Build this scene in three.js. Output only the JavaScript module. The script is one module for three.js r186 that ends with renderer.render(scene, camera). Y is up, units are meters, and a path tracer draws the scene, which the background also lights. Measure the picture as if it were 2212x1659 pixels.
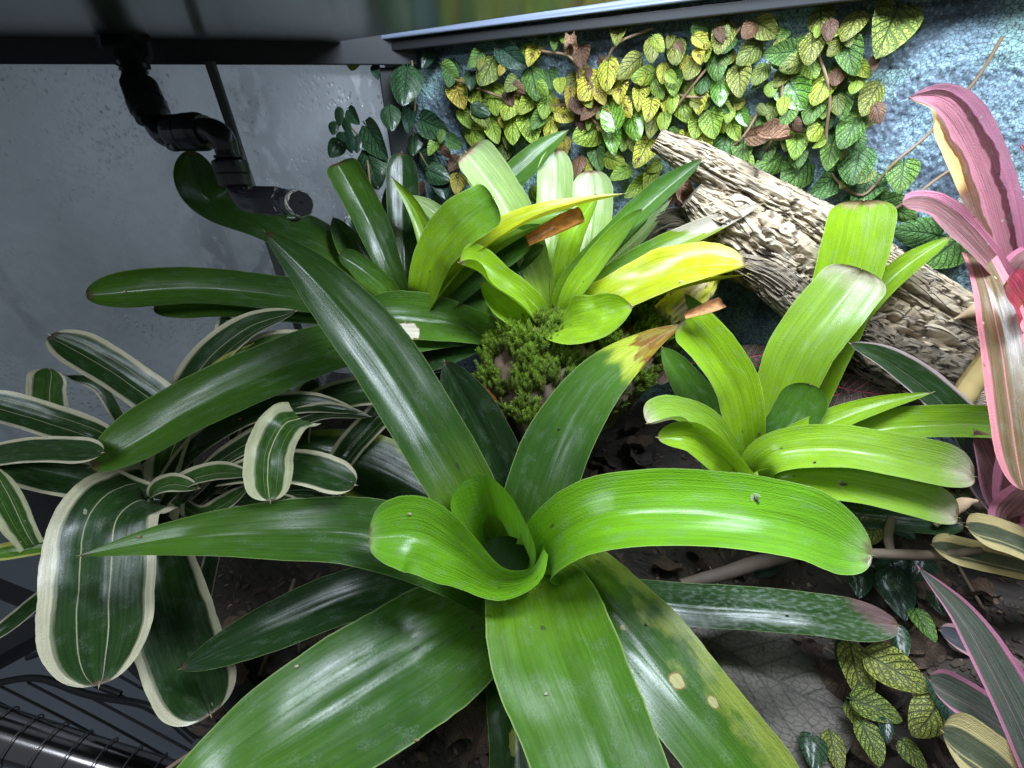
import * as THREE from 'three';
import { mergeGeometries, toCreasedNormals } from 'three/addons/utils/BufferGeometryUtils.js';
import { ImprovedNoise } from 'three/addons/math/ImprovedNoise.js';
import { MeshSurfaceSampler } from 'three/addons/math/MeshSurfaceSampler.js';
import { RoundedBoxGeometry } from 'three/addons/geometries/RoundedBoxGeometry.js';
import { RectAreaLightUniformsLib } from 'three/addons/lights/RectAreaLightUniformsLib.js';
RectAreaLightUniformsLib.init();

// ---------------------------------------------------------------- camera, light, exposure
const V = (x, y, z) => new THREE.Vector3(x, y, z);
const scene = new THREE.Scene();
const EYE = 0.30, PITCH = 36.2 * Math.PI / 180, F = 929;
const camera = new THREE.PerspectiveCamera(2 * Math.atan(829.5 / F) * 180 / Math.PI, 4 / 3, 0.004, 30);
camera.position.set(0, EYE, 0);
camera.rotation.x = -PITCH;
camera.updateMatrixWorld(true);
const renderer = new THREE.WebGLRenderer();
renderer.toneMapping = THREE.LinearToneMapping;
renderer.toneMappingExposure = 1.0;
renderer.shadowMap.enabled = true;
scene.background = new THREE.Color(0.136, 0.153, 0.167);          // the dim grey room round the tank
const LAMPS = [
  // x, height, z, width, depth, radiance, colour
  [0.12, 0.17, -0.205, 0.38, 0.15, 53, [0.84, 0.95, 1.09]],
  [-0.22, 0.15, 0.03, 0.26, 0.14, 15, [0.84, 0.95, 1.08]],
];
for (const [x, h, z, w, d, I, c] of LAMPS) {
  const l = new THREE.RectAreaLight(new THREE.Color(...c), I, w, d);
  l.name = 'grow_lamp_light';
  l.position.set(x, EYE + h, z); l.lookAt(x, 0, z - 0.02);
  scene.add(l);
}

// ---------------------------------------------------------------- helpers
let seed = 7;
const rnd = () => { seed = (seed + 0x6d2b79f5) | 0; let t = Math.imul(seed ^ (seed >>> 15), 1 | seed); t = (t + Math.imul(t ^ (t >>> 7), 61 | t)) ^ t; return ((t ^ (t >>> 14)) >>> 0) / 4294967296; };
const rr = (a, b) => a + (b - a) * rnd();
const PN = new ImprovedNoise(), n3 = (x, y, z = 0) => PN.noise(x, y, z);
const fbm = (x, y, z = 0, o = 4) => { let s = 0, a = 0.5; for (let i = 0; i < o; i++, a *= 0.5, x *= 2.03, y *= 2.03, z *= 2.03) s += a * n3(x, y, z + i * 7.3); return s; };
const lerp = THREE.MathUtils.lerp, clamp = THREE.MathUtils.clamp, ss = THREE.MathUtils.smoothstep;
const mix3 = (a, b, t) => [a[0] + (b[0] - a[0]) * t, a[1] + (b[1] - a[1]) * t, a[2] + (b[2] - a[2]) * t];
const hash2 = (x, y) => { let h = Math.imul(x | 0, 374761393) + Math.imul(y | 0, 668265263); h = Math.imul(h ^ (h >>> 13), 1274126177); return ((h ^ (h >>> 16)) >>> 0) / 4294967296; };
function worley(x, y, per = 0) {                                  // [nearest, second, id of the nearest]
  const X = Math.floor(x), Y = Math.floor(y); let a = 9, b = 9, id = 0;
  for (let j = -1; j <= 1; j++) for (let i = -1; i <= 1; i++) {
    const cx = X + i, cy = Y + j, wx = per ? ((cx % per) + per) % per : cx, wy = per ? ((cy % per) + per) % per : cy;
    const px = cx + hash2(wx, wy), py = cy + hash2(wx + 91, wy + 47), d = Math.hypot(px - x, py - y);
    if (d < a) { b = a; a = d; id = hash2(wx + 13, wy + 7); } else if (d < b) b = d;
  }
  return [a, b, id];
}
const toS = (c) => { c = clamp(c, 0, 1); return Math.round(255 * (c <= 0.0031308 ? 12.92 * c : 1.055 * Math.pow(c, 1 / 2.4) - 0.055)); };
function tex(w, h, fn, srgb = true) {
  const data = new Uint8Array(w * h * 4);
  for (let y = 0; y < h; y++) for (let x = 0; x < w; x++) {
    const c = fn((x + 0.5) / w, (y + 0.5) / h), o = (y * w + x) * 4;
    if (srgb) { data[o] = toS(c[0]); data[o + 1] = toS(c[1]); data[o + 2] = toS(c[2]); } else { const g = Math.round(255 * clamp(c, 0, 1)); data[o] = data[o + 1] = data[o + 2] = g; }
    data[o + 3] = 255;
  }
  const t = new THREE.DataTexture(data, w, h);
  t.wrapS = t.wrapT = THREE.RepeatWrapping; t.magFilter = THREE.LinearFilter; t.minFilter = THREE.LinearMipmapLinearFilter;
  if (srgb) t.colorSpace = THREE.SRGBColorSpace;
  t.needsUpdate = true;
  return t;
}
const AXX = V(1, 0, 0), AXU = V(0, Math.cos(PITCH), -Math.sin(PITCH)), AXF = V(0, -Math.sin(PITCH), -Math.cos(PITCH));
// a point from its bearing (in the 2212 x 1659 frame of the photograph) and its distance along the line of sight
const P = (x, y, d) => V(0, EYE, 0).addScaledVector(AXX, (x - 1106) / F * d).addScaledVector(AXU, (829.5 - y) / F * d).addScaledVector(AXF, d);
const depthOf = (p) => p.clone().sub(camera.position).dot(AXF);
const used = {};
const numbered = (n) => { used[n] = (used[n] ?? -1) + 1; return used[n] ? n + '_' + String(used[n]).padStart(3, '0') : n; };
function tag(o, label, category, group) { o.userData.label = label; o.userData.category = category; if (group) o.userData.group = group; return o; }
function thing(name, label, category, pos, group) { const o = new THREE.Group(); o.name = numbered(name); if (pos) o.position.copy(pos); scene.add(o); return tag(o, label, category, group); }
function part(name, geo, mat, parent) {
  const m = new THREE.Mesh(geo, mat); m.castShadow = m.receiveShadow = true;
  if (parent && parent !== scene) { m.name = name; const p = V(0, 0, 0); let q = parent; while (q) { p.add(q.position); q = q.parent; } m.position.copy(p).negate(); parent.add(m); }
  else { m.name = numbered(name); scene.add(m); }
  return m;
}
const struct = (name, geo, mat) => { const m = part(name, geo, mat, scene); m.userData.kind = 'structure'; return m; };
const box = (a, b, w, h, up = V(0, 1, 0), r = 0.001) => {           // a beam from a to b
  const L = a.distanceTo(b), g = new RoundedBoxGeometry(w, h, L, 2, r), m = new THREE.Matrix4().lookAt(a, b, up);
  g.applyMatrix4(m); const c = a.clone().lerp(b, 0.5); return g.translate(c.x, c.y, c.z);
};
const tube = (pts, r, n = 24, k = 8) => new THREE.TubeGeometry(new THREE.CatmullRomCurve3(pts), n, r, k, false);
function ribbonTube(pts, radii, n = 40, k = 12, bump) {              // a tube of changing girth, with closed ends
  const c = new THREE.CatmullRomCurve3(pts), fr = c.computeFrenetFrames(n, false), pos = [], uv = [], idx = [], L = c.getLength();
  for (let i = 0; i <= n; i++) {
    const t = i / n, p = c.getPointAt(t), ft = t * (radii.length - 1), a = Math.min(Math.floor(ft), radii.length - 2);
    let r = lerp(radii[a], radii[a + 1], ss(ft - a, 0, 1));
    for (let j = 0; j <= k; j++) {
      const th = j / k * Math.PI * 2, q = r * (bump ? 1 + bump(t * L, th, t) : 1);
      const v = p.clone().addScaledVector(fr.normals[i], Math.cos(th) * q).addScaledVector(fr.binormals[i], Math.sin(th) * q);
      pos.push(v.x, v.y, v.z); uv.push(j / k * 2 * Math.PI * radii[a], t * L);
      if (i < n && j < k) { const o = i * (k + 1) + j; idx.push(o, o + 1, o + k + 1, o + 1, o + k + 2, o + k + 1); }
    }
  }
  for (const [i, flip] of [[0, 0], [n, 1]]) {
    const o = pos.length / 3, p = c.getPointAt(i / n); pos.push(p.x, p.y, p.z); uv.push(0, 0);
    for (let j = 0; j < k; j++) { const a = i * (k + 1) + j; flip ? idx.push(o, a, a + 1) : idx.push(o, a + 1, a); }
  }
  const g = new THREE.BufferGeometry();
  g.setAttribute('position', new THREE.Float32BufferAttribute(pos, 3)); g.setAttribute('uv', new THREE.Float32BufferAttribute(uv, 2));
  g.setIndex(idx); g.computeVertexNormals(); return g;
}

// ---------------------------------------------------------------- the tank
const K = [-0.085, 0.42], E1 = [0.931, -0.365], E2 = [-0.949, -0.314];     // back corner; along the stone panel; along the side pane (x, forward)
const atWall = (E, s, h, off = 0) => V(K[0] + E[0] * s, EYE + h, -(K[1] + E[1] * s));
const M = {
  black: new THREE.MeshStandardMaterial({ color: new THREE.Color(0.012, 0.013, 0.015), roughness: 0.42 }),
  lid: new THREE.MeshPhysicalMaterial({ color: new THREE.Color(0.035, 0.04, 0.034), roughness: 0.22, bumpMap: tex(256, 256, (u, v) => 0.5 + 0.5 * fbm(u * 8, v * 8), false), bumpScale: 0.0006 }),
};
const lampMat = new THREE.MeshStandardMaterial({ color: 0xffffff, emissive: new THREE.Color(0.9, 0.95, 1), emissiveIntensity: 2 });
LAMPS.forEach(([x, h, z, w, d], i) => {
  const t = thing('grow_lamp', i ? 'dim white lamp panel over the open front of the tank' : 'bright white lamp panel over the stone panel and log', 'lamp', V(x, EYE + h + 0.012, z));
  part('housing', new RoundedBoxGeometry(w + 0.02, 0.016, d + 0.02, 2, 0.003).translate(x, EYE + h + 0.0115, z), M.black, t);
  part('lamp_panel', new THREE.BoxGeometry(w, 0.002, d).translate(x, EYE + h + 0.0022, z), lampMat, t);
});
// side pane with a film of condensation
{
  const f = (u, v) => { const wob = 0.012 * fbm(v * 9, u * 3, 4, 3), run = Math.max(ss(0.02, 0.004, Math.abs(u - 0.272 + wob)), ss(0.03, 0.008, Math.abs(u - 0.06 + wob)), ss(0.012, 0.003, Math.abs(u - 0.42 + wob * 2)) * ss(v, 0.35, 0.5), 1 - ss(Math.hypot((u - 0.325) * 9, (v - 0.5) * 4) + 0.6 * fbm(u * 26, v * 12, 3, 3), 0.25, 0.4)) * ss(fbm(u * 60, v * 22, 6, 3), -0.25, 0.05); const drip = run + ss(n3(u * 15 + 0.25 * n3(v * 4, u * 6, 3) + 0.5 * v, v * 0.9, 4), 0.36, 0.6) * ss(fbm(u * 30, v * 14, 7, 3), -0.35, 0.1), mist = fbm(u * 5, v * 3, 2, 5) + 0.25 * fbm(u * 40, v * 30, 5, 3); return [drip, mist]; };
  const rough = tex(1024, 512, (u, v) => { const [d, m] = f(u, v); return clamp(0.50 + 0.3 * m - 0.34 * Math.min(d, 1) + 0.06 * fbm(u * 160, v * 90, 3, 2), 0.16, 0.7); }, false);
  const bump = tex(1024, 512, (u, v) => { const d0 = f(u, v)[0]; const w = worley(u * 130 + 2 * fbm(u * 20, v * 20, 1, 2), v * 75); return (w[2] > 0.45 ? clamp(0.42 - w[0], 0, 0.42) * 1.6 * ss(fbm(u * 4, v * 3, 9, 4), -0.05, 0.3) : 0) + 0.2 * fbm(u * 40, v * 12, 1, 4) - 0.3 * d0; }, false);
  const col = tex(1024, 512, (u, v) => { const [d, m] = f(u, v), k = 0.80 + 0.25 * m - 0.2 * Math.min(d, 1); return [k * 0.97, k, k * 1.03]; });
  M.pane = new THREE.MeshPhysicalMaterial({ color: 0xffffff, map: col, roughness: 1, roughnessMap: rough, bumpMap: bump, bumpScale: 0.004, transmission: 0.92, thickness: 0, ior: 1.5 });
}
const paneGeo = (E, s0, s1, h0, h1, nx = 1) => {
  const a = atWall(E, s0, h0), b = atWall(E, s1, h0), c = atWall(E, s1, h1), d = atWall(E, s0, h1), g = new THREE.BufferGeometry();
  g.setAttribute('position', new THREE.Float32BufferAttribute([a, b, c, d].flatMap((p) => [p.x, p.y, p.z]), 3));
  g.setAttribute('uv', new THREE.Float32BufferAttribute([0, 0, 1, 0, 1, 1, 0, 1], 2)); g.setIndex([0, 1, 2, 0, 2, 3]); g.computeVertexNormals(); return g;
};
const tank = thing('terrarium', 'glass terrarium with glossy black lid, black rim and misted side pane', 'terrarium', atWall(E1, 0, -0.31));
{
  const N = 2600, im = new THREE.InstancedMesh(new THREE.SphereGeometry(1, 8, 6), new THREE.MeshPhysicalMaterial({ color: 0xffffff, roughness: 0.03, transmission: 1, thickness: 0.001, ior: 1.33 }), N), q = new THREE.Quaternion().setFromUnitVectors(V(0, 0, 1), V(0.314, 0, 0.949)); let c = 0;
  for (let i = 0; i < N * 8 && c < N; i++) {
    const s = rr(0.005, 0.36), h = rr(-0.2, 0.001), den = ss(fbm(s * 26, h * 20, 3, 3) + 0.5 * ss(h, -0.07, 0) * ss(s, 0.1, 0.2), 0.0, 0.5); if (rnd() > den * 0.9 + 0.02) continue;
    const r = 0.00022 + 0.00055 * Math.pow(rnd(), 4), p = atWall(E2, s, h).add(V(0.314, 0, 0.949).multiplyScalar(r * 0.2)).sub(tank.position); im.setMatrixAt(c++, new THREE.Matrix4().compose(p, q, V(r, r * rr(1, 1.6), r * 0.5)));
  }
  im.count = c; im.name = 'water_drops'; im.userData.kind = 'stuff'; tank.add(im);
}
part('side_pane', paneGeo(E2, 0.0, 0.42, -0.31, 0.0035), M.pane, tank);
{
  const W = (E, s, h, o) => { const n = E === E1 ? V(-0.365, 0, 0.931) : V(0.314, 0, 0.949); return atWall(E, s, h).addScaledVector(n, o); };
  part('rim', box(W(E2, -0.01, 0.0188, 0.004), W(E2, 0.45, 0.0188, 0.004), 0.014, 0.0325), M.black, tank);
  part('corner_post', box(P(452, 130, 0.275).addScaledVector(V(-0.314,0,-0.949), 0.0), P(452, 130, 0.275).setY(0), 0.006, 0.004), new THREE.MeshStandardMaterial({ color: new THREE.Color(0.085, 0.095, 0.085), roughness: 0.7 }), tank);
  part('corner_seal', box(W(E2, 0.012, -0.3, 0.002), W(E2, 0.012, 0.001, 0.002), 0.016, 0.004, V(0.3, 0, 1)), M.black, tank);
  // the rim over the stone panel, its face lit by the lamp
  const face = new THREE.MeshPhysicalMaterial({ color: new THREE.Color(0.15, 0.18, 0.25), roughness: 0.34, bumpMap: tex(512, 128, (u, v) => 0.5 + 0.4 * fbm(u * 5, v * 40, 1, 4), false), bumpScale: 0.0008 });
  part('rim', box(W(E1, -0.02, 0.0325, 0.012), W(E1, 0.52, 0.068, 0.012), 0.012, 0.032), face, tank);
  part('rim', box(W(E1, -0.02, 0.0125, 0.008), W(E1, 0.52, 0.0465, 0.008), 0.012, 0.006), M.black, tank);
  // lid: a black sheet over the left of the tank
  const sh = new THREE.Shape([[-0.50, 0.30], [-0.125, 0.398], [-0.118, 0.372], [0.0306, 0.156], [0.034, 0.15], [0.0, 0.141], [-0.5, 0.141]].map((p) => new THREE.Vector2(...p)));
  const g = new THREE.ExtrudeGeometry(sh, { depth: 0.004, bevelEnabled: true, bevelSize: 0.0012, bevelThickness: 0.0012, bevelSegments: 2 });
  g.rotateX(-Math.PI / 2).translate(0, EYE + 0.0164, 0);
  part('lid', g, M.lid, tank);
  // frame at the foot of the front and the side
  const fr = [P(-420, 900, 0.5).setY(0.0), P(170, 1150, 0.345), P(560, 1550, 0.2466), V(0.02, 0, -0.0), V(0.3, 0, 0.12)].map((p) => p.setY(0.0));
  for (let i = 1; i < 4; i++) part('frame_bar', box(fr[i], fr[i + 1], 0.016, 0.03), M.black, tank);
  part('frame_bar', box(W(E2, 0, -0.3, 0.0), W(E2, 0.42, -0.3, 0.0), 0.014, 0.03), M.black, tank);
}
// stone panel: flaky teal lichen over dark slate
{
  const flake = (a, b) => { const x = a + 0.9 * fbm(a * 0.4, b * 0.4, 3, 4), y = b + 0.9 * fbm(a * 0.4, b * 0.4, 8, 4); const w = worley(x, y * 1.25), w2 = worley(x * 2.3 + 5, y * 2.6 + 9); return [w, w2]; };
  const S0 = -0.02, S1 = 0.56, H0 = -0.31, H1 = 0.075, NX = 420, NY = 278, pos = [], uv = [], idx = [], nn = V(-0.365, 0, 0.931);
  for (let j = 0; j <= NY; j++) for (let i = 0; i <= NX; i++) {
    const s = lerp(S0, S1, i / NX), h = lerp(H0, H1, j / NY), [w, w2] = flake(s * 480, h * 480);
    const d = 0.006 * fbm(s * 14, h * 14, 1, 4) + 0.0011 * ss(w[1] - w[0], 0.02, 0.3) * (0.4 + w[2]) + 0.0004 * ss(w2[1] - w2[0], 0, 0.3);
    const p = atWall(E1, s, h).addScaledVector(nn, d - 0.004); pos.push(p.x, p.y, p.z); uv.push(s / 0.3, h / 0.3);
    if (i < NX && j < NY) { const o = j * (NX + 1) + i; idx.push(o, o + 1, o + NX + 1, o + 1, o + NX + 2, o + NX + 1); }
  }
  const g = new THREE.BufferGeometry(); g.setAttribute('position', new THREE.Float32BufferAttribute(pos, 3)); g.setAttribute('uv', new THREE.Float32BufferAttribute(uv, 2)); g.setIndex(idx); g.computeVertexNormals();
  const cm = tex(1024, 1024, (u, v) => {
    const [w, w2] = flake(u * 144, v * 144), e = ss(w[1] - w[0], 0.02, 0.2) * (0.45 + 0.55 * ss(w2[1] - w2[0], 0.0, 0.2));
    const pa = ss(fbm(u * 9, v * 9, 4, 4) + 0.35 * (w[2] - 0.5), -0.2, 0.16), pb = ss(fbm(u * 5 + 9, v * 5, 6, 3) + 0.2 * (w2[2] - 0.5), 0.0, 0.2);
    let c = mix3([0.06, 0.085, 0.115], [0.185, 0.285, 0.34], pa * (0.55 + 0.45 * w2[2])); c = mix3(c, [0.24, 0.40, 0.36], pb * 0.75);
    return mix3([0.03, 0.04, 0.055], c, e);
  });
  struct('stone_panel', g, new THREE.MeshStandardMaterial({ map: cm, roughness: 0.72 }));
}
// ground
const groundH = (x, z) => 0.004 + 0.007 * fbm(x * 22, z * 22, 2, 4) + 0.05 * ss(x - z * 0.4, 0.16, 0.36);
{
  const g = new THREE.PlaneGeometry(1, 1, 160, 160), p = g.attributes.position, A = [V(-0.40, 0, -0.3), V(-0.348, 0, -0.205), V(0.01, 0, 0.01), V(0.42, 0, 0.01), V(0.42, 0, -0.25), V(-0.08, 0, -0.43)];
  for (let i = 0; i < p.count; i++) {
    const u = p.getX(i) + 0.5, v = p.getY(i) + 0.5, f = V(0, 0, 0).lerpVectors(V(-0.352, 0, -0.200), V(0.42, 0, 0.262), u), b = V(0, 0, 0).lerpVectors(V(-0.36, 0, -0.34), V(0.42, 0, -0.23), u);
    const bz = Math.min(b.z, 0), x = lerp(f.x, b.x, v), z = lerp(f.z, Math.min(-0.25, u < 0.4 ? -0.43 : -0.43 + (u - 0.4) * 0.33), v);
    p.setXYZ(i, x, groundH(x, z), z);
  }
  g.computeVertexNormals(); g.attributes.uv.array.forEach((_, i, a) => { a[i] *= 0.6; });
  const t = tex(512, 512, (u, v) => { const w = worley(u * 60, v * 60, 60), k = 0.4 + 0.9 * w[2] + fbm(u * 10, v * 10, 1, 4); return mix3([0.006, 0.005, 0.004], [0.034, 0.023, 0.016], clamp(k * 0.6, 0, 1)); });
  t.repeat.set(3, 3);
  const bm = tex(512, 512, (u, v) => { const w = worley(u * 60, v * 60, 60); return 0.6 - 0.5 * w[0] + 0.4 * fbm(u * 30, v * 30, 3, 3); }, false); bm.repeat.set(3, 3);
  struct('ground', g, new THREE.MeshStandardMaterial({ map: t, bumpMap: bm, bumpScale: 0.002, roughness: 0.85 }));
}
// ---------------------------------------------------------------- outside the glass, lower left: a wire shelf
{
  const floorM = new THREE.MeshStandardMaterial({ color: new THREE.Color(0.22, 0.24, 0.27), roughness: 0.8 });
  struct('room_wall', new THREE.BoxGeometry(8, 3, 0.05).translate(-1, 0.5, -0.95), new THREE.MeshStandardMaterial({ color: new THREE.Color(0.86, 0.9, 0.93), roughness: 0.85 }));
  struct('floor', new THREE.BoxGeometry(6, 0.02, 5.64).translate(-1, -0.62, 1.9), floorM);
  const sh = thing('wire_shelf', 'black metal wire shelf outside the glass at the lower left', 'shelf', P(200, 1450, 0.45));
  const bar = (a, b, w, h) => part('bar', box(P(...a), P(...b), w, h), M.black, sh);
  bar([-60, 1440, 0.46], [360, 1215, 0.5], 0.03, 0.02); bar([-40, 1030, 0.44], [190, 1165, 0.42], 0.05, 0.02); bar([330, 1390, 0.44], [760, 1760, 0.36], 0.05, 0.02); bar([-80, 1240, 0.5], [320, 1400, 0.5], 0.016, 0.012);
  for (let i = 0; i < 7; i++) part('wire', tube([P(-60 + i * 60, 1490 - i * 8, 0.47), P(120 + i * 60, 1580 - i * 6, 0.46), P(300 + i * 60, 1690 - i * 10, 0.45)], 0.0014, 8, 6), M.black, sh);
  for (let i = 0; i < 6; i++) part('wire', tube([P(300 + i * 34, 1480 + i * 30, 0.455), P(380 + i * 34, 1430 + i * 30, 0.455), P(450 + i * 34, 1390 + i * 30, 0.455)], 0.0011, 6, 6), new THREE.MeshStandardMaterial({ color: new THREE.Color(0.16, 0.17, 0.18), roughness: 0.4, metalness: 0.5 }), sh);
  const cb = thing('cable', 'black cable looping over the shelf outside the glass', 'cable', P(150, 1450, 0.44));
  part('cord', tube([P(60, 1420, 0.44), P(130, 1400, 0.44), P(190, 1420, 0.44), P(200, 1470, 0.44), P(260, 1500, 0.44)], 0.003, 40, 8), M.black, cb);
  part('cord', tube([P(-30, 1480, 0.45), P(80, 1465, 0.45), P(190, 1500, 0.45), P(330, 1530, 0.45), P(420, 1600, 0.45)], 0.0034, 40, 8), M.black, cb);
  const ct = thing('chrome_tube', 'shiny dark chrome tube wound with thin wire at the lower left corner', 'tube', P(150, 1610, 0.38));
  part('tube', tube([P(-80, 1560, 0.37), P(130, 1625, 0.38), P(420, 1715, 0.39)], 0.017, 8, 28), new THREE.MeshStandardMaterial({ color: new THREE.Color(0.30, 0.28, 0.28), metalness: 1, roughness: 0.16 }), ct);
  for (let i = 0; i < 7; i++) { const a = P(-10 + i * 56, 1582 + i * 17, 0.3725 + i * 0.0023), ax = P(130, 1625, 0.38).sub(P(-80, 1560, 0.37)).normalize(), g = new THREE.TorusGeometry(0.0185, 0.0006, 6, 30); g.applyQuaternion(new THREE.Quaternion().setFromUnitVectors(V(0, 0, 1), ax)); part('wire', g.translate(a.x, a.y, a.z), new THREE.MeshStandardMaterial({ color: new THREE.Color(0.2, 0.19, 0.19), metalness: 0.8, roughness: 0.4 }), ct); }
}
// ---------------------------------------------------------------- leaves
const PROF = {
  r: [0.60, 0.55, 0.84, 2.2, 0.5], p: [0.72, 0.38, 0.40, 2.0, 0.85], t: [0.55, 0.72, 0.93, 2.6, 0.42], q: [0.66, 0.5, 0.62, 2.2, 0.7], c: [0.85, 0.5, 0.72, 2.3, 0.5], s: [0.26, 0.8, 0.8, 2.3, 0.5],
};
const profile = (k, t) => { const [b, m, t0, e, q] = PROF[k]; return lerp(b, 1, ss(t, 0, m)) * (t < t0 ? 1 : Math.pow(Math.max(0, 1 - Math.pow((t - t0) / (1 - t0), e)), q)); };
function leafGeo({ pts, w, chan = 0.25, tilt = [0, 0], prof = 'r', fold = 0, wave = 0.045, nib = 1, n = 48, m = 14, ref = 0.5, curl = 0 }) {
  const ps = pts.map((q) => (q.isVector3 ? q : P(...q))), c = new THREE.CatmullRomCurve3(ps, false, 'centripetal'), pos = [], uv = [], idx = [], sd = rnd() * 90;
  let Sp = null;
  for (let i = 0; i <= n; i++) {
    const t = 1 - Math.pow(1 - i / n, 1.5), p = c.getPointAt(t), T = c.getTangentAt(t), view = camera.position.clone().sub(p).normalize();
    const R = V(0, 1, 0).multiplyScalar(ref).addScaledVector(view, 1 - ref).normalize();
    let S = T.clone().cross(R).normalize(); if (Sp && S.dot(Sp) < 0) S.negate(); Sp = S.clone();
    let N = S.clone().cross(T).normalize();
    const a = lerp(tilt[0], tilt[1], t) * Math.PI / 180, S2 = S.clone().multiplyScalar(Math.cos(a)).addScaledVector(N, Math.sin(a)); N.multiplyScalar(Math.cos(a)).addScaledVector(S, -Math.sin(a));
    const fs = clamp(Math.sqrt(1 - S.dot(view) ** 2), 0.5, 1), hw = Math.max(0.03, profile(prof, t)) * w / 2 * depthOf(p) / F / fs, k0 = i === n ? 0.3 : 1;
    for (let j = 0; j <= m; j++) {
      const s0 = j / m * 2 - 1, s = s0 * (1 + (t < 0.97 ? 0.05 * n3(t * 7, s0 > 0 ? 3 : 9, sd) + 0.018 * n3(t * 31, s0 > 0 ? 5 : 1, sd) : 0)), rip = wave * Math.sin(t * 9 + sd + s * 1.3) * s * s + wave * 0.8 * n3(t * 5, s * 1.4, sd);
      const v = p.clone().addScaledVector(S2, hw * s * k0 * (1 - 0.12 * chan * s * s)).addScaledVector(N, hw * (chan * (s * s - 0.35) + fold * (Math.abs(s) - 0.4) + rip + curl * ss(t, 0.72, 1) * (0.6 * s * s + 0.25) - 0.06 * Math.exp(-s * s * 60)));
      pos.push(v.x, v.y, v.z); uv.push(j / m, t);
      if (i < n && j < m) { const o = i * (m + 1) + j; idx.push(o, o + 1, o + m + 1, o + 1, o + m + 2, o + m + 1); }
    }
  }
  const g = new THREE.BufferGeometry();
  g.setAttribute('position', new THREE.Float32BufferAttribute(pos, 3)); g.setAttribute('uv', new THREE.Float32BufferAttribute(uv, 2)); g.setIndex(idx); g.computeVertexNormals();
  if (!nib) return g;
  const T = c.getTangentAt(1), p = c.getPointAt(1), k = new THREE.ConeGeometry(0.00045, 0.0022, 6, 1, true).translate(0, 0.0006, 0);
  k.applyQuaternion(new THREE.Quaternion().setFromUnitVectors(V(0, 1, 0), T.addScaledVector(V(0, 1, 0), 0.3).normalize())); k.translate(p.x, p.y, p.z);
  k.attributes.uv.array.fill(1);
  return mergeGeometries([g, k]);
}
const coatMap = tex(256, 1024, (u, v) => clamp(0.62 + 0.4 * n3(u * 46, v * 5, 1) + 0.35 * n3(u * 13, v * 2.5, 5) + 0.5 * fbm(u * 5, v * 12, 8, 3) + 0.25 * n3(u * 90, v * 160, 2), 0.08, 1), false);
const coatRough = tex(256, 1024, (u, v) => clamp(0.26 + 0.10 * n3(u * 30, v * 6, 3) + 0.2 * fbm(u * 4, v * 9, 4, 4), 0.1, 0.5), false);
const leafBump = tex(256, 1024, (u, v) => 0.5 + 0.3 * n3(u * 64, v * 3, 2) + 0.25 * n3(u * 90, v * 150, 6) + 0.2 * n3(u * 24, v * 10, 7), false);
const COL = { dk: [0.012, 0.038, 0.007], gr: [0.025, 0.074, 0.008], mg: [0.06, 0.15, 0.009], lm: [0.16, 0.29, 0.004], yl: [0.25, 0.29, 0.003], pl: [0.20, 0.31, 0.05], ww: [0.60, 0.56, 0.38], br: [0.10, 0.045, 0.02], tan: [0.42, 0.30, 0.15], pk: [0.43, 0.17, 0.21], rd: [0.45, 0.06, 0.10], ol: [0.07, 0.085, 0.025] };
function leafMat(fn, { trans = 0.42, coat = 1, W = 256, H = 1024, sd = 0 } = {}) {
  const map = tex(W, H, (u, v) => {
    let c = fn(u, v, Math.abs(u * 2 - 1)); c = mix3(c, [0.12, 0.065, 0.03], 0.75 * ss(v + 0.012 * n3(u * 5, v * 60, sd) - 0.004 * Math.abs(u * 2 - 1), 0.978, 0.994)); const k = 1 + 0.17 * n3(u * 70, v * 2.2, sd) + 0.15 * n3(u * 19, v * 1.4, sd + 3) + 0.24 * fbm(u * 5, v * 9, sd + 6, 4);
    const du = 0.22 * ss(fbm(u * 7, v * 16, sd + 11, 4), 0.02, 0.3) * clamp(0.5 + 1.5 * n3(u * 60, v * 190, sd), 0, 1), dc = [0.2, 0.25, 0.2]; for (let q = 0; q < 3; q++) c[q] += (dc[q] - c[q]) * du;
    const w = worley(u * 26 + sd, v * 80 + sd), sp = w[2] > 0.9985 ? ss(w[0] + 0.05 * n3(u * 90, v * 270), 0.09, 0.05) : 0;
    return mix3([c[0] * k, c[1] * k, c[2] * k], w[2] > 0.9992 ? [0.02, 0.018, 0.012] : [0.5, 0.5, 0.38], sp * 0.6);
  });
  return new THREE.MeshPhysicalMaterial({ map, side: THREE.DoubleSide, roughness: 0.85, specularIntensity: 0.12, clearcoat: coat, clearcoatMap: coatMap, clearcoatRoughness: 1, clearcoatRoughnessMap: coatRough, bumpMap: leafBump, bumpScale: 0.0004, transmission: trans, thickness: 0, ior: 1.45 });
}
const edge = (c, s, e = [0.42, 0.52, 0.2], a = 0.34) => mix3(c, e, a * ss(s, 0.965, 0.995));
const grad = (a, b, c) => (u, v, s) => edge(v < 0.5 ? mix3(a, b, v * 2) : mix3(b, c, v * 2 - 1), s);
const spot = (u, v, u0, v0, ru, rv, sd) => 1 - ss(Math.hypot((u - u0) / ru, (v - v0) / rv) + 0.55 * fbm(u * 9, v * 34, sd, 4), 0.75, 0.95);
const tips = (f, col, from, amt = 1) => (u, v, s) => { const a = ss(v + 0.05 * fbm(u * 6, v * 30, 2, 3), from, 1) * amt; return mix3(f(u, v, s), col, a); };
const edged = (f, col, amt) => (u, v, s) => mix3(f(u, v, s), col, amt * ss(s + 0.25 * fbm(u * 3, v * 16, 5, 4) + 0.25 * (v - 0.6), 0.72, 0.98));
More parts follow.
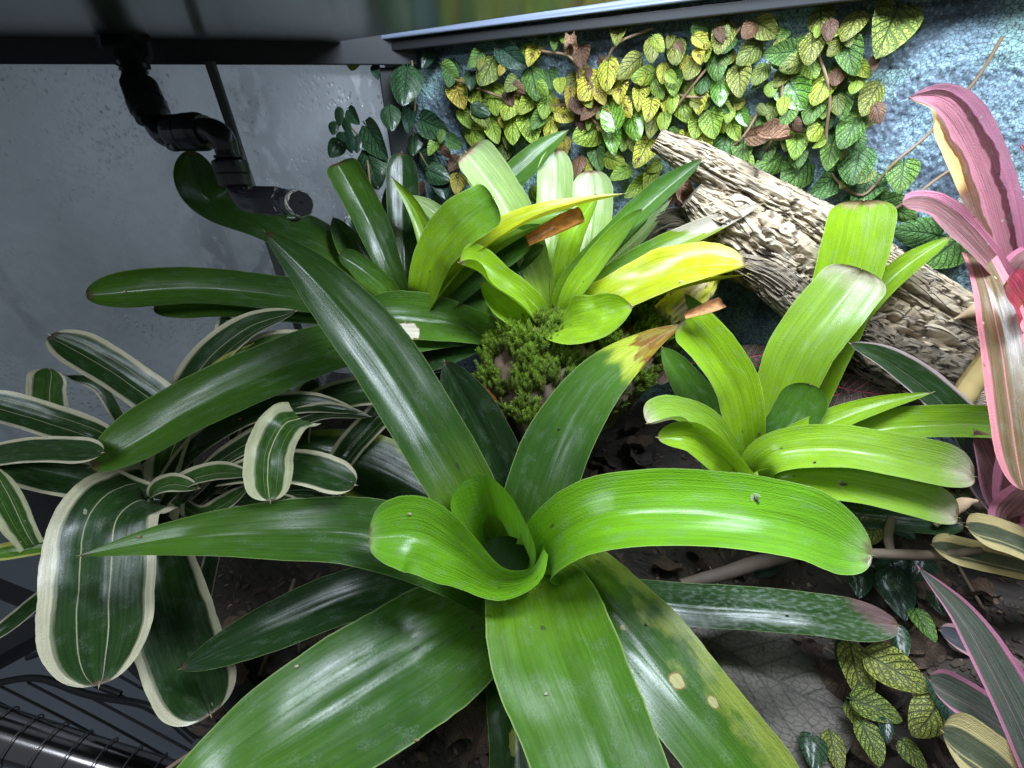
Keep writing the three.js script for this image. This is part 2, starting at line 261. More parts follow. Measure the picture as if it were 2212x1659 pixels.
const LM = {
  dk: leafMat(grad(COL.gr, COL.dk, COL.dk), { sd: 1 }), dk2: leafMat(edged(grad(COL.gr, COL.dk, COL.gr), [0.3, 0.34, 0.06], 0.7), { sd: 21 }),
  gr: leafMat(grad(COL.lm, COL.gr, COL.gr), { sd: 2 }), gr2: leafMat(grad(COL.mg, COL.gr, COL.mg), { sd: 3 }), mg: leafMat(grad(COL.lm, COL.mg, COL.gr), { sd: 4 }), mg2: leafMat(grad(COL.lm, COL.lm, COL.mg), { sd: 5 }),
  lm: leafMat(tips(grad(COL.lm, COL.lm, COL.lm), COL.pk, 0.96, 0.5), { sd: 6 }), lm2: leafMat(tips(grad(COL.lm, [0.16, 0.29, 0.01], [0.17, 0.29, 0.035]), [0.5, 0.36, 0.36], 0.88, 0.6), { sd: 7 }),
  yl: leafMat(tips(edged(grad(COL.lm, COL.yl, [0.30, 0.31, 0.005]), [0.55, 0.5, 0.05], 0.35), COL.tan, 0.95, 0.8), { sd: 8 }), pl: leafMat(tips(grad(COL.lm, COL.pl, [0.27, 0.36, 0.15]), COL.pk, 0.955, 0.6), { sd: 9 }),
  cup: leafMat(tips(grad([0.11, 0.28, 0.004], [0.11, 0.28, 0.004], [0.10, 0.26, 0.01]), [0.4, 0.45, 0.25], 0.93, 0.3), { sd: 10 }),
  brownTip: leafMat((u, v, s) => { let c = grad(COL.mg, COL.gr, COL.mg)(u, v, s); const a = v + 0.05 * fbm(u * 5, v * 12, 1, 3); c = mix3(c, [0.3, 0.36, 0.03], ss(a, 0.78, 0.83)); return mix3(c, [0.17, 0.075, 0.008], ss(a + 0.06 * (u - 0.5), 0.86, 0.875) * (0.75 + 0.25 * ss(fbm(u * 4, v * 20, 7), -0.1, 0.1))); }, { sd: 11 }),
  blotch: leafMat((u, v, s) => { const c = grad(COL.mg, COL.mg, COL.gr)(u, v, s), q = spot(u, v, 0.22, 0.6, 0.24, 0.075, 4); return mix3(mix3(c, [0.2, 0.1, 0.05], spot(u, v, 0.22, 0.6, 0.27, 0.085, 4)), [0.72, 0.66, 0.52], q); }, { sd: 12 }),
  yellowed: leafMat((u, v, s) => { let c = grad(COL.lm, COL.gr, COL.mg)(u, v, s); c = mix3(c, [0.30, 0.34, 0.06], 0.62 * ss(0.42 - u + 0.5 * fbm(u * 6, v * 16, 3, 4) + 0.2 * (v - 0.5), 0.08, 0.42)); for (const [a, b, ra, rb, q] of [[0.45, 0.62, 0.075, 0.02, 2], [0.3, 0.7, 0.05, 0.014, 8], [0.52, 0.45, 0.03, 0.01, 5]]) { c = mix3(c, [0.2, 0.13, 0.04], 0.8 * spot(u, v, a, b, ra * 1.25, rb * 1.25, q)); c = mix3(c, [0.36, 0.34, 0.15], spot(u, v, a, b, ra, rb, q)); } return c; }, { sd: 13 }),
  patched: leafMat((u, v, s) => mix3(mix3(grad(COL.gr, COL.dk, COL.gr)(u, v, s), [0.2, 0.24, 0.05], spot(u, v, 0.32, 0.38, 0.22, 0.11, 6)), [0.25, 0.27, 0.06], spot(u, v, 0.5, 0.62, 0.1, 0.06, 3)), { sd: 14 }),
  dusty: leafMat((u, v, s) => { let c = grad(COL.gr, COL.dk, COL.gr)(u, v, s); c = mix3(c, [0.22, 0.27, 0.22], 0.4 * ss(fbm(u * 14, v * 46, 5, 4), -0.1, 0.35) * ss(v, 0.25, 0.6)); return mix3(c, [0.2, 0.1, 0.11], 0.8 * ss(v + 0.12 * (0.5 - u) + 0.05 * fbm(u * 6, v * 20, 2), 0.9, 0.99)); }, { sd: 15 }),
  greyTip: leafMat((u, v, s) => { const c = grad(COL.lm, COL.mg, COL.yl)(u, v, s), a = v + 0.25 * (0.5 - u) + 0.05 * fbm(u * 5, v * 14, 1); return mix3(c, [0.32, 0.29, 0.22], ss(a, 0.74, 0.77)); }, { sd: 16 }),
  dead: leafMat((u, v, s) => mix3([0.26, 0.10, 0.025], [0.42, 0.16, 0.03], ss(fbm(u * 5, v * 9, 3, 4), -0.2, 0.25)), { sd: 17, trans: 0.25, W: 128, H: 256 }),
};
// cream-edged leaves: margins, a pale line or two along the middle
const vari = (cen, mar, lines, mw, sd) => leafMat((u, v, s) => {
  const sd2 = (u * 2 - 1) + 0.03 * n3(v * 6, sd); let c = mix3(cen, [cen[0] * 1.8, cen[1] * 1.6, cen[2] * 1.6], 0.5 + n3(u * 30, v * 1.5, sd));
  for (const [l, wd] of lines) c = mix3(c, mar, 0.75 * ss(wd - Math.abs(sd2 - l), 0, 0.018));
  const e = Math.abs(sd2) + 0.05 * n3(u * 3, v * 7, sd + 2) + 0.03 * n3(u * 40, v * 3, sd + 5) + 0.06 * ss(v, 0.85, 1);
  c = mix3(c, mix3(cen, mar, 0.35), ss(e, 1 - mw - 0.05, 1 - mw - 0.01)); return mix3(c, mar, ss(e, 1 - mw, 1 - mw + 0.035));
}, { sd, W: 256, H: 512 });
Object.assign(LM, {
  va: vari(COL.dk, COL.ww, [[-0.12, 0.022], [0.4, 0.018]], 0.23, 31), vb: vari(COL.gr, COL.ww, [[0.02, 0.025]], 0.26, 32), vc: vari(COL.gr, [0.6, 0.6, 0.36], [[0.1, 0.03], [0.25, 0.012], [-0.3, 0.012]], 0.4, 33), vd: vari(COL.dk, COL.ww, [], 0.2, 34),
  vy: vari(COL.mg, [0.5, 0.5, 0.12], [], 0.4, 35), vp: vari(COL.dk, [0.55, 0.44, 0.42], [[0.05, 0.012]], 0.15, 36), vk: vari([0.06, 0.075, 0.04], [0.52, 0.43, 0.19], [[-0.3, 0.04]], 0.5, 37),
  pa: vari([0.11, 0.04, 0.035], [0.48, 0.16, 0.24], [[0.0, 0.05], [0.3, 0.015]], 0.42, 41), pb: vari([0.15, 0.075, 0.075], [0.52, 0.19, 0.27], [[0.1, 0.02]], 0.3, 42), pc: vari([0.09, 0.065, 0.03], [0.5, 0.18, 0.2], [[0.1, 0.04]], 0.36, 43),
  pd: vari([0.06, 0.075, 0.055], [0.52, 0.20, 0.29], [[0.12, 0.012], [-0.2, 0.02]], 0.22, 44), pe: vari([0.05, 0.055, 0.065], [0.5, 0.29, 0.3], [], 0.25, 45),
  or: leafMat((u, v, s) => mix3(mix3([0.5, 0.1, 0.035], [0.34, 0.25, 0.02], ss(u + 0.3 * fbm(u * 4, v * 6, 2), 0.4, 0.8)), COL.rd, ss(v, 0.3, 0.9)), { sd: 46, W: 128, H: 256 }),
  pburn: leafMat((u, v, s) => { const k = u + 0.12 * fbm(u * 3, v * 9, 2, 3); let c = mix3([0.13, 0.06, 0.04], COL.pk, ss(k, 0.42, 0.46)); c = mix3(c, [0.12, 0.04, 0.05], ss(k, 0.72, 0.75)); c = mix3(c, [0.46, 0.19, 0.27], ss(k, 0.84, 0.86)); const b = ss(v, 0.5, 0.56) * ss(0.3 - k, 0, 0.03); c = mix3(c, [0.14, 0.05, 0.01], ss(v, 0.47, 0.53) * ss(0.36 - k, 0, 0.03)); return mix3(c, [0.52, 0.36, 0.14], b); }, { sd: 47 }),
});
// one line a leaf: look | width | channel | tilt at base, at tip | outline | bearing and distance of points along its middle, base first
function plant(name, label, category, at, lines, group) {
  const t = thing(name, label, category, at, group);
  for (const line of lines.trim().split('\n')) {
    const [lk, w, ch, ti, pr, pt, ex] = line.trim().split('|');
    const o = { w: +w, chan: +ch, tilt: ti.split(',').map(Number), prof: pr, pts: pt.trim().split(/\s+/).map((q) => q.split(',').map(Number)) };
    for (const kv of (ex ?? '').split(' ').filter(Boolean)) { const [k, v] = kv.split('='); o[k] = +v; }
    part('leaf', leafGeo(o), LM[lk], t);
  }
  return t;
}
const main = plant('bromeliad', 'largest bromeliad, broad glossy green leaves round an open cup, in the foreground', 'bromeliad', P(1115, 1395, 0.275), `
gr|150|0.3|0,0|q|1070,1310,0.272 1025,1110,0.229 950,970,0.228 820,765,0.23 690,610,0.225 572,500,0.212|
brownTip|155|0.22|0,0|p|1120,1330,0.262 1150,1130,0.238 1200,970,0.238 1290,830,0.24 1400,740,0.238 1476,700,0.233|
dk|135|0.2|32,32|q|1120,1330,0.268 1115,1120,0.25 1040,930,0.262 960,780,0.272|
cup|168|0.35|20,-8|r|1165,1300,0.25 1178,1185,0.212 1290,1115,0.196 1500,1100,0.188 1730,1130,0.183 1885,1200,0.185|wave=0.05 curl=-0.25
gr2|150|0.25|0,0|p|1110,1310,0.26 960,1205,0.225 780,1150,0.21 560,1148,0.2 360,1165,0.186 172,1200,0.178|
dk|112|0.3|0,0|q|1110,1340,0.262 960,1265,0.236 800,1275,0.222 600,1350,0.212 390,1445,0.206|
gr2|270|0.18|0,0|q|1120,1300,0.258 1030,1340,0.226 870,1440,0.196 660,1570,0.166 430,1720,0.138 250,1850,0.125|
mg|285|0.2|0,0|r|1130,1230,0.25 1160,1280,0.212 1195,1400,0.186 1260,1560,0.162 1320,1720,0.143 1380,1950,0.12|
yellowed|200|0.2|0,0|r|1150,1230,0.255 1230,1230,0.224 1340,1340,0.2 1460,1480,0.18 1590,1640,0.164 1760,1860,0.15|
dusty|88|0.15|0,0|r|1180,1330,0.265 1330,1290,0.25 1480,1305,0.243 1700,1320,0.234 1942,1352,0.224|
patched|108|0.1|0,0|r|1110,1360,0.255 1095,1430,0.23 1105,1530,0.212 1110,1660,0.197 1110,1850,0.18|
dk|170|0.15|0,0|q|1110,1370,0.265 1040,1450,0.25 950,1570,0.238 860,1700,0.225|
dk2|150|0.2|0,10|q|1110,1320,0.268 960,1110,0.253 820,1020,0.258 625,950,0.265|
cup|152|0.3|74,0|s|1178,1185,0.207 1154,1240,0.196 1082,1258,0.192 985,1200,0.194 895,1152,0.194 796,1160,0.191|wave=0.06 curl=0.3`);
// the rolled leaf that makes the cup
{
  const rim = [[978, 1125, 0.209], [975, 1080, 0.213], [1005, 1040, 0.217], [1050, 1030, 0.219], [1095, 1065, 0.216], [1130, 1125, 0.21], [1152, 1185, 0.203], [1147, 1222, 0.198], [1110, 1247, 0.195], [1055, 1238, 0.197], [1010, 1195, 0.201], [992, 1160, 0.205]].map((q) => P(...q));
  const c = new THREE.CatmullRomCurve3(rim, false, 'centripetal'), base = P(1105, 1335, 0.262), pos = [], uv = [], idx = [], n = 40, m = 24;
  for (let i = 0; i <= n; i++) for (let j = 0; j <= m; j++) {
    const t = i / n, v = j / m, top = c.getPointAt(t), a = t * Math.PI * 2 - 2.6, low = base.clone().add(V(Math.cos(a) * 0.009, 0, Math.sin(a) * 0.009));
    const p = low.clone().lerp(top, v), mid = base.clone().lerp(P(1075, 1150, 0.207), v), bel = Math.sin(v * Math.PI) * 0.12; p.add(p.clone().sub(mid).multiplyScalar(bel - 0.22 * (1 - v) * v));
    p.add(p.clone().sub(mid).multiplyScalar(0.10 * t));
    pos.push(p.x, p.y, p.z); uv.push(t, 0.25 + 0.6 * v);
    if (i < n && j < m) { const o = i * (m + 1) + j; idx.push(o, o + 1, o + m + 1, o + 1, o + m + 2, o + m + 1); }
  }
  const g = new THREE.BufferGeometry(); g.setAttribute('position', new THREE.Float32BufferAttribute(pos, 3)); g.setAttribute('uv', new THREE.Float32BufferAttribute(uv, 2)); g.setIndex(idx); g.computeVertexNormals();
  part('rolled_leaf', g, LM.cup, main);
  const wt = new THREE.CircleGeometry(0.0128, 28).rotateX(-Math.PI / 2), wc = P(1090, 1205, 0.2175); part('water', wt.translate(wc.x, wc.y, wc.z), new THREE.MeshPhysicalMaterial({ color: new THREE.Color(0.004, 0.010, 0.002), roughness: 0.06, specularIntensity: 0.4 }), main);
}
plant('bromeliad', 'dark green bromeliad with long leaves against the misted pane, behind the mist nozzle', 'bromeliad', P(890, 760, 0.33), `
gr2|76|0.35|0,0|t|885,680,0.315 850,600,0.305 810,500,0.298 770,420,0.292 730,352,0.286|curl=0.3
dk|70|0.35|0,0|r|890,680,0.325 878,600,0.318 872,480,0.318 868,330,0.315|
dk|44|0.3|0,0|q|870,660,0.33 850,560,0.328 838,400,0.326|
mg|46|0.4|0,0|r|885,690,0.305 840,630,0.295 790,585,0.285 733,548,0.276|
gr2|74|0.5|0,15|r|900,700,0.31 800,665,0.3 620,640,0.282 420,622,0.264 186,638,0.246|
gr2|56|0.5|0,12|r|890,720,0.312 760,690,0.3 620,672,0.288 480,660,0.277 332,668,0.266|
gr|98|0.3|0,-10|r|890,690,0.318 790,590,0.312 690,530,0.302 570,480,0.288 450,430,0.276 408,325,0.262|
mg2|100|0.3|0,0|t|905,680,0.305 912,640,0.287 940,555,0.275 1000,482,0.264 1066,428,0.256|wave=0.06 curl=-0.35
yl|62|0.55|10,40|p|915,690,0.305 935,640,0.288 1010,550,0.275 1130,475,0.264 1250,438,0.257 1352,418,0.252|
gr2|80|0.4|0,0|q|915,690,0.31 970,640,0.298 1050,570,0.288 1130,520,0.28 1180,490,0.275|
dead|46|0.7|0,20|t|1140,525,0.274 1180,505,0.268 1225,485,0.264 1262,470,0.261|nib=0
blotch|100|0.35|0,10|q|1070,720,0.3 960,695,0.287 860,685,0.276 740,690,0.262|
dk|64|0.4|0,0|q|1060,735,0.302 960,765,0.292 880,790,0.285 780,820,0.28|
gr2|118|0.35|0,-5|r|990,720,0.3 850,735,0.272 700,760,0.25 560,815,0.236 400,890,0.222 280,960,0.213 196,1008,0.207|
lm|44|0.4|0,30|p|915,680,0.31 930,560,0.3 900,460,0.295 846,382,0.29|
pl|52|0.3|0,0|p|930,640,0.31 990,540,0.302 935,455,0.298 870,420,0.295|
mg|90|0.3|0,0|q|1110,730,0.305 1060,690,0.302 985,640,0.3|
mg2|54|0.5|0,10|q|910,690,0.305 985,600,0.292 1080,520,0.282 1180,470,0.276 1240,455,0.273|curl=0.2
gr2|60|0.4|0,0|q|930,690,0.308 1010,620,0.3 1110,570,0.293 1175,530,0.289|
mg|62|0.4|0,0|q|870,690,0.312 800,600,0.308 760,540,0.306 720,470,0.305|`);
plant('bromeliad', 'yellow-green bromeliad with pink and browned leaf tips, on the log behind the moss', 'bromeliad', P(1190, 740, 0.315), `
pl|90|0.35|0,0|t|1190,700,0.305 1160,590,0.296 1120,490,0.288 1070,405,0.282 1006,328,0.274|curl=0.3
gr2|58|0.3|0,0|q|1180,640,0.318 1090,420,0.316 1150,345,0.312 1226,282,0.308|
pl|80|0.3|0,0|r|1190,700,0.315 1195,560,0.312 1198,440,0.312 1200,322,0.312|
pl|92|0.25|0,0|r|1240,690,0.318 1262,560,0.318 1276,470,0.318 1278,368,0.318|
mg|58|0.5|0,0|q|1200,700,0.305 1225,620,0.292 1300,540,0.284 1400,440,0.276 1516,344,0.268|
mg2|58|0.6|0,20|q|1215,700,0.3 1235,640,0.286 1290,565,0.279 1340,505,0.273 1388,452,0.266|
greyTip|58|0.55|0,20|q|1225,700,0.305 1300,615,0.29 1400,555,0.279 1520,500,0.271 1648,440,0.263|
yl|118|0.35|10,25|c|1205,715,0.3 1290,660,0.276 1390,615,0.266 1480,580,0.258 1612,572,0.25|wave=0.09 curl=0.25
yl|40|0.4|30,60|p|1340,672,0.275 1390,645,0.268 1500,612,0.26 1616,592,0.253|
lm|70|0.6|0,-30|r|1190,720,0.298 1140,655,0.278 1090,615,0.269 1040,580,0.262 992,568,0.256|wave=0.1 curl=0.6
lm|104|0.4|0,0|q|1178,704,0.286 1225,702,0.266 1290,690,0.255 1366,664,0.249|wave=0.1 curl=0.4
lm|74|0.4|0,0|q|1188,730,0.292 1135,690,0.281 1080,648,0.275 1038,612,0.271|curl=0.3
mg2|52|0.5|0,0|q|1205,690,0.3 1260,600,0.29 1330,520,0.284 1400,470,0.28|curl=0.3
yl|50|0.45|0,10|p|1195,690,0.305 1150,560,0.296 1110,470,0.29 1085,418,0.286|
mg|80|0.3|0,0|q|1180,730,0.305 1130,690,0.305 1060,650,0.303|
lm|56|0.45|0,0|q|1205,700,0.305 1215,600,0.298 1240,500,0.293 1290,420,0.29|curl=0.3
mg2|50|0.5|0,15|q|1215,700,0.302 1320,610,0.29 1430,545,0.28 1540,505,0.274|curl=0.2
pl|46|0.4|0,0|p|1200,690,0.31 1300,580,0.304 1390,500,0.3 1450,430,0.298|
pl|60|0.3|0,0|r|1195,700,0.312 1170,600,0.308 1140,540,0.306 1150,480,0.306|`);
plant('bromeliad', 'lime green bromeliad at the right, in front of the dark hollow under the log', 'bromeliad', P(1600, 1090, 0.285), `
lm|98|0.3|0,0|t|1620,1060,0.27 1612,950,0.25 1590,840,0.242 1540,755,0.236 1482,682,0.23|curl=-0.3
lm2|132|0.22|0,0|t|1640,1040,0.28 1690,850,0.264 1730,755,0.256 1800,660,0.248 1862,580,0.242|curl=-0.3
lm|122|0.18|0,0|t|1700,980,0.28 1790,720,0.255 1838,560,0.247 1866,432,0.243|
lm|50|0.4|0,0|q|1780,800,0.272 1870,660,0.256 1950,580,0.25 2052,512,0.246|
lm|40|0.3|0,0|q|1800,780,0.288 1870,640,0.28 1900,590,0.278 1950,552,0.275|
gr2|96|0.3|0,0|r|1640,1050,0.27 1680,960,0.252 1722,890,0.247 1752,830,0.242|
lm|62|0.4|0,15|p|1630,1050,0.268 1700,965,0.246 1800,910,0.238 1900,875,0.232 2014,848,0.227|
mg2|80|0.45|0,10|r|1640,1060,0.268 1760,965,0.244 1900,925,0.232 2060,915,0.222 2260,925,0.21|
lm2|98|0.3|0,0|r|1610,1070,0.262 1660,985,0.238 1790,965,0.227 1930,985,0.216 2104,1030,0.206|wave=0.06 curl=0.35
lm2|84|0.35|0,0|r|1610,1075,0.262 1680,1035,0.238 1820,1045,0.226 1960,1075,0.214 2068,1118,0.207|curl=0.4
dk|66|0.2|0,0|r|1610,1085,0.27 1700,1075,0.25 1850,1105,0.238 2080,1130,0.225|
lm2|84|0.5|0,-25|r|1600,1060,0.265 1570,980,0.245 1510,915,0.236 1450,895,0.229 1398,915,0.222|curl=0.4
lm|66|0.6|70,10|c|1640,1030,0.238 1610,1040,0.226 1560,990,0.223 1490,945,0.222 1420,945,0.221|
gr2|74|0.3|0,0|q|1600,1050,0.275 1550,930,0.267 1490,840,0.264 1430,750,0.262|
gr2|60|0.3|0,0|q|1600,1040,0.28 1600,860,0.275 1550,740,0.272 1480,636,0.268|
pl|44|0.3|0,0|r|1580,1060,0.262 1550,1035,0.25 1535,1000,0.247 1530,975,0.245|`);
plant('spider_plant', 'cream-edged striped plant hanging over the front frame at the left', 'plant', P(350, 1120, 0.255), `
va|84|0.3|0,0|r|400,1040,0.26 360,890,0.243 270,815,0.236 190,765,0.23 108,724,0.224|
vb|64|0.25|0,0|r|130,960,0.24 112,910,0.234 104,860,0.231 108,796,0.227|
vd|32|0.4|30,50|q|280,960,0.25 250,885,0.243 210,830,0.24 145,812,0.236|
va|72|0.3|0,0|r|300,1010,0.24 220,950,0.222 110,910,0.21 -60,860,0.2|
vd|62|0.2|0,0|r|-120,1040,0.205 -10,985,0.203 100,972,0.203 222,978,0.202|
vd|84|0.25|0,0|q|345,1080,0.235 230,1050,0.222 90,1020,0.21 -70,985,0.2|
va|186|0.22|0,0|c|345,1075,0.24 295,1068,0.222 240,1110,0.208 222,1220,0.198 216,1350,0.191 214,1480,0.187|wave=0.05
vd|150|0.22|0,0|r|345,1100,0.24 345,1200,0.228 368,1320,0.221 405,1430,0.218 455,1545,0.216|
va|66|0.35|0,0|q|350,1060,0.262 380,900,0.262 440,790,0.264 530,712,0.264 640,672,0.262|
vb|62|0.35|0,0|q|370,1060,0.265 410,920,0.266 480,815,0.266 580,748,0.266 700,728,0.264|
vy|26|0.5|0,0|p|400,960,0.262 430,850,0.262 480,785,0.262 547,742,0.26|
vd|56|0.4|0,0|q|340,1070,0.25 420,970,0.244 540,895,0.243 660,872,0.243 775,890,0.243|
va|48|0.4|0,0|q|390,1080,0.25 470,1000,0.244 590,930,0.242 700,890,0.242 800,900,0.243|
vc|98|0.4|0,0|c|655,900,0.226 618,915,0.213 588,970,0.206 582,1030,0.203 584,1082,0.203|
vd|80|0.25|0,0|r|480,1030,0.23 560,1012,0.219 660,1012,0.214 768,1048,0.21|
vb|48|0.4|0,0|q|345,1100,0.238 400,1040,0.225 470,1020,0.22 545,1025,0.217|
vb|44|0.4|0,0|q|330,1090,0.235 330,1060,0.224 370,1045,0.221 430,1055,0.22|
vc|72|0.4|0,0|q|345,1090,0.255 355,1010,0.247 375,950,0.245 430,880,0.247|
va|44|0.3|0,0|r|520,1000,0.275 500,880,0.276 492,780,0.278 488,680,0.28|
vd|60|0.3|0,0|r|500,1060,0.268 540,960,0.268 570,890,0.27 620,830,0.272|
vd|54|0.3|0,0|r|640,1070,0.262 640,980,0.264 650,900,0.266 680,820,0.268|
vd|70|0.3|0,0|r|560,970,0.268 660,890,0.265 760,850,0.264 880,838,0.265|
va|60|0.3|0,0|r|690,1100,0.26 740,990,0.262 790,930,0.264 850,870,0.266|
vd|34|0.4|0,0|q|480,1130,0.255 455,1220,0.253 440,1300,0.252 445,1360,0.252|
va|44|0.3|0,0|r|560,1080,0.258 640,1060,0.258 700,1070,0.256 740,1110,0.254|
va|52|0.4|0,0|q|380,1060,0.262 410,960,0.262 450,860,0.264 470,780,0.266|
vd|46|0.4|0,0|q|420,1080,0.258 500,1030,0.255 580,1000,0.255 640,1010,0.256|
vd|50|0.3|0,0|r|360,1060,0.258 340,960,0.256 330,890,0.255 310,840,0.256|
va|40|0.4|0,0|q|420,1090,0.252 520,1000,0.25 610,900,0.251 700,860,0.253|
vd|44|0.3|0,0|q|450,1080,0.262 560,1080,0.256 640,1100,0.252 720,1150,0.25|
vb|40|0.3|0,0|q|380,1080,0.25 430,1110,0.244 480,1090,0.24 540,1050,0.238|`);
plant('spider_plant', 'pale striped leaves on a short whitish stolon at the left edge', 'plant', P(40, 1190, 0.2), `
vc|62|0.5|0,20|q|70,1180,0.2 45,1140,0.197 15,1080,0.194 -30,1000,0.19|
vy|40|0.5|0,0|q|175,1172,0.212 100,1180,0.203 20,1192,0.197 -60,1200,0.19|
vd|34|0.4|0,0|q|150,1240,0.235 80,1300,0.222 20,1350,0.21 -50,1400,0.2|`);
plant('pink_bromeliad', 'pink and maroon bromeliad rising before the lichen stone at the right edge', 'bromeliad', P(2200, 640, 0.215), `
pburn|84|0.45|0,15|q|2200,640,0.214 2160,520,0.206 2125,410,0.2 2075,290,0.194 2025,225,0.19 1966,212,0.186|
pb|66|0.4|0,0|r|2195,650,0.212 2140,570,0.203 2075,500,0.196 2010,450,0.191 1950,442,0.187|
pa|46|0.3|0,0|q|2210,640,0.218 2185,520,0.212 2150,410,0.208 2110,320,0.204|
pc|84|0.35|0,0|r|2110,545,0.21 2140,620,0.196 2170,740,0.186 2190,880,0.178 2215,1060,0.17|
or|84|0.35|0,0|t|2250,760,0.21 2225,700,0.19 2200,650,0.183 2175,612,0.178|wave=0.08
pa|70|0.4|0,0|q|2215,640,0.214 2230,540,0.206 2245,460,0.2 2262,380,0.196|
pa|40|0.4|0,0|r|2290,420,0.205 2260,370,0.2 2230,335,0.197 2206,318,0.195|
pb|64|0.3|0,0|q|2180,660,0.216 2190,600,0.209 2225,560,0.203 2290,540,0.198|`);
plant('pink_bromeliad', 'lavender pink bromeliad base at the right edge beside the lime bromeliad', 'bromeliad', P(2180, 1180, 0.24), `
pb|70|0.35|0,0|q|2190,1160,0.232 2165,1080,0.222 2140,1000,0.217 2105,930,0.214|
pe|78|0.35|0,0|q|2160,1120,0.24 2135,1050,0.23 2115,990,0.226 2090,930,0.222|
pa|84|0.35|0,0|q|2180,1130,0.222 2195,1050,0.213 2215,960,0.206 2240,860,0.2|
pb|90|0.4|0,0|q|2175,1150,0.226 2200,1110,0.213 2240,1075,0.205 2300,1050,0.2|
vp|70|0.3|0,0|q|2160,1120,0.245 2090,930,0.233 2010,845,0.233 1920,780,0.234 1836,742,0.234|
vp|44|0.3|0,0|q|2185,1060,0.235 2180,960,0.232 2165,880,0.231 2150,815,0.23|
pe|40|0.3|0,0|q|2200,1180,0.235 2190,1120,0.228 2180,1050,0.226 2160,960,0.225|`);
plant('pink_bromeliad', 'pink-edged dark bromeliad cut by the lower right corner', 'bromeliad', P(2290, 1700, 0.2), `
pd|92|0.3|0,0|p|2320,1880,0.17 2250,1650,0.172 2165,1470,0.178 2080,1330,0.185 1984,1226,0.192|
pe|58|0.3|0,0|r|2300,1600,0.215 2220,1480,0.212 2130,1410,0.211 2030,1362,0.21|
pd|82|0.25|0,0|r|2300,1680,0.195 2200,1590,0.19 2110,1525,0.189 2008,1470,0.189|
vk|130|0.25|0,0|r|2330,1880,0.18 2230,1740,0.172 2140,1650,0.17 2035,1580,0.17|`);
plant('striped_bromeliad', 'yellow-cream striped bromeliad leaves at the right edge above the litter', 'bromeliad', P(2290, 1240, 0.235), `
vk|76|0.2|0,0|r|2330,1240,0.215 2250,1195,0.212 2170,1160,0.211 2088,1138,0.211|
vk|66|0.2|0,0|r|2330,1260,0.222 2240,1232,0.22 2130,1205,0.219 2014,1178,0.219|`);
// ---------------------------------------------------------------- where a line of sight meets the panel or the ground
const NW = V(-0.365, 0, 0.931).normalize();
function panelHit(x, y, off = 0) {
  const o = camera.position, d = P(x, y, 1).sub(o), q = atWall(E1, 0, 0).addScaledVector(NW, off), t = q.clone().sub(o).dot(NW) / d.dot(NW);
  return (x < 880 ? P(x, y, 0.335 - off) : o.clone().addScaledVector(d, t));
}
function groundHit(x, y, off = 0) {
  const o = camera.position, d = P(x, y, 1).sub(o); let t = (EYE - 0.01) / -d.y;
  for (let i = 0; i < 12; i++) { const p = o.clone().addScaledVector(d, t); t = (EYE - groundH(p.x, p.z) - off) / -d.y; }
  return o.clone().addScaledVector(d, t);
}
// ---------------------------------------------------------------- bark
const bark = (sd, dark) => {
  const line = (u, v) => { const w = 0.5 * fbm(u * 4, v * 3, sd, 3); return Math.abs(n3(u * 34 + w * 6, v * 5 + w, sd + 4)); };
  const map = tex(512, 1024, (u, v) => { const k = clamp(0.5 + fbm(u * 20, v * 9, sd, 4) * 0.9, 0, 1), l = line(u, v), c = mix3([0.185, 0.14, 0.088], [0.38, 0.31, 0.21], k), r = worley(u * 30, v * 26); return mix3([0.05, 0.035, 0.025], mix3(c, [0.3, 0.26, 0.2], r[2] > 0.8 ? 0.5 : 0), ss(l, 0.012, 0.075) * 0.8 + 0.2).map((q) => q * dark); });
  const bm = tex(512, 1024, (u, v) => ss(line(u, v), 0, 0.12) * 0.6 + 0.3 * fbm(u * 60, v * 40, sd, 3), false);
  map.repeat.set(1, 1); return new THREE.MeshStandardMaterial({ map, bumpMap: bm, bumpScale: 0.0022, roughness: 0.9 });
};
const BK = [bark(3, 1), bark(9, 0.45)];
function barkTube(pts, radii, sd, rough = 1, n = 220, k = 96, flat = 1) {
  const bump = (s, th) => {
    const a = th + 0.5 * fbm(s * 14, Math.cos(th) * 0.8, sd + Math.sin(th), 3), cx = Math.cos(a), sx = Math.sin(a);
    const ridge = Math.abs(n3(cx * 5.2 + sd, sx * 5.2, s * 5)), ridge2 = Math.abs(n3(cx * 12 + sd + 4, sx * 12, s * 8)), lump = fbm(cx * 1.2, sx * 1.2, s * 15 + sd, 3), crack = Math.abs(n3(s * 42 + 1.2 * lump, cx * 1.6, sx * 1.6 + sd)), step = n3(s * 48, cx * 3, sx * 3 + sd * 2);
    return rough * (0.26 * lump - 0.27 * (1 - ss(ridge, 0, 0.13)) - 0.15 * (1 - ss(ridge2, 0, 0.12)) - 0.16 * (1 - ss(crack, 0, 0.035)) + 0.03 * n3(s * 160, cx * 14, sx * 14));
  };
  const g = ribbonTube(pts, radii, n, k, bump), u = g.attributes.uv, L = new THREE.CatmullRomCurve3(pts).getLength();
  for (let i = 0; i < u.count; i++) u.setXY(i, (i % (k + 1)) / k, u.getY(i) / 0.16);
  return g;
}
const along = (str, off = 0) => str.trim().split(/\s+/).map((q) => { const [x, y, d] = q.split(',').map(Number); return d ? P(x, y, d) : panelHit(x, y, off); });
const rpx = (r, d) => r * d / F;
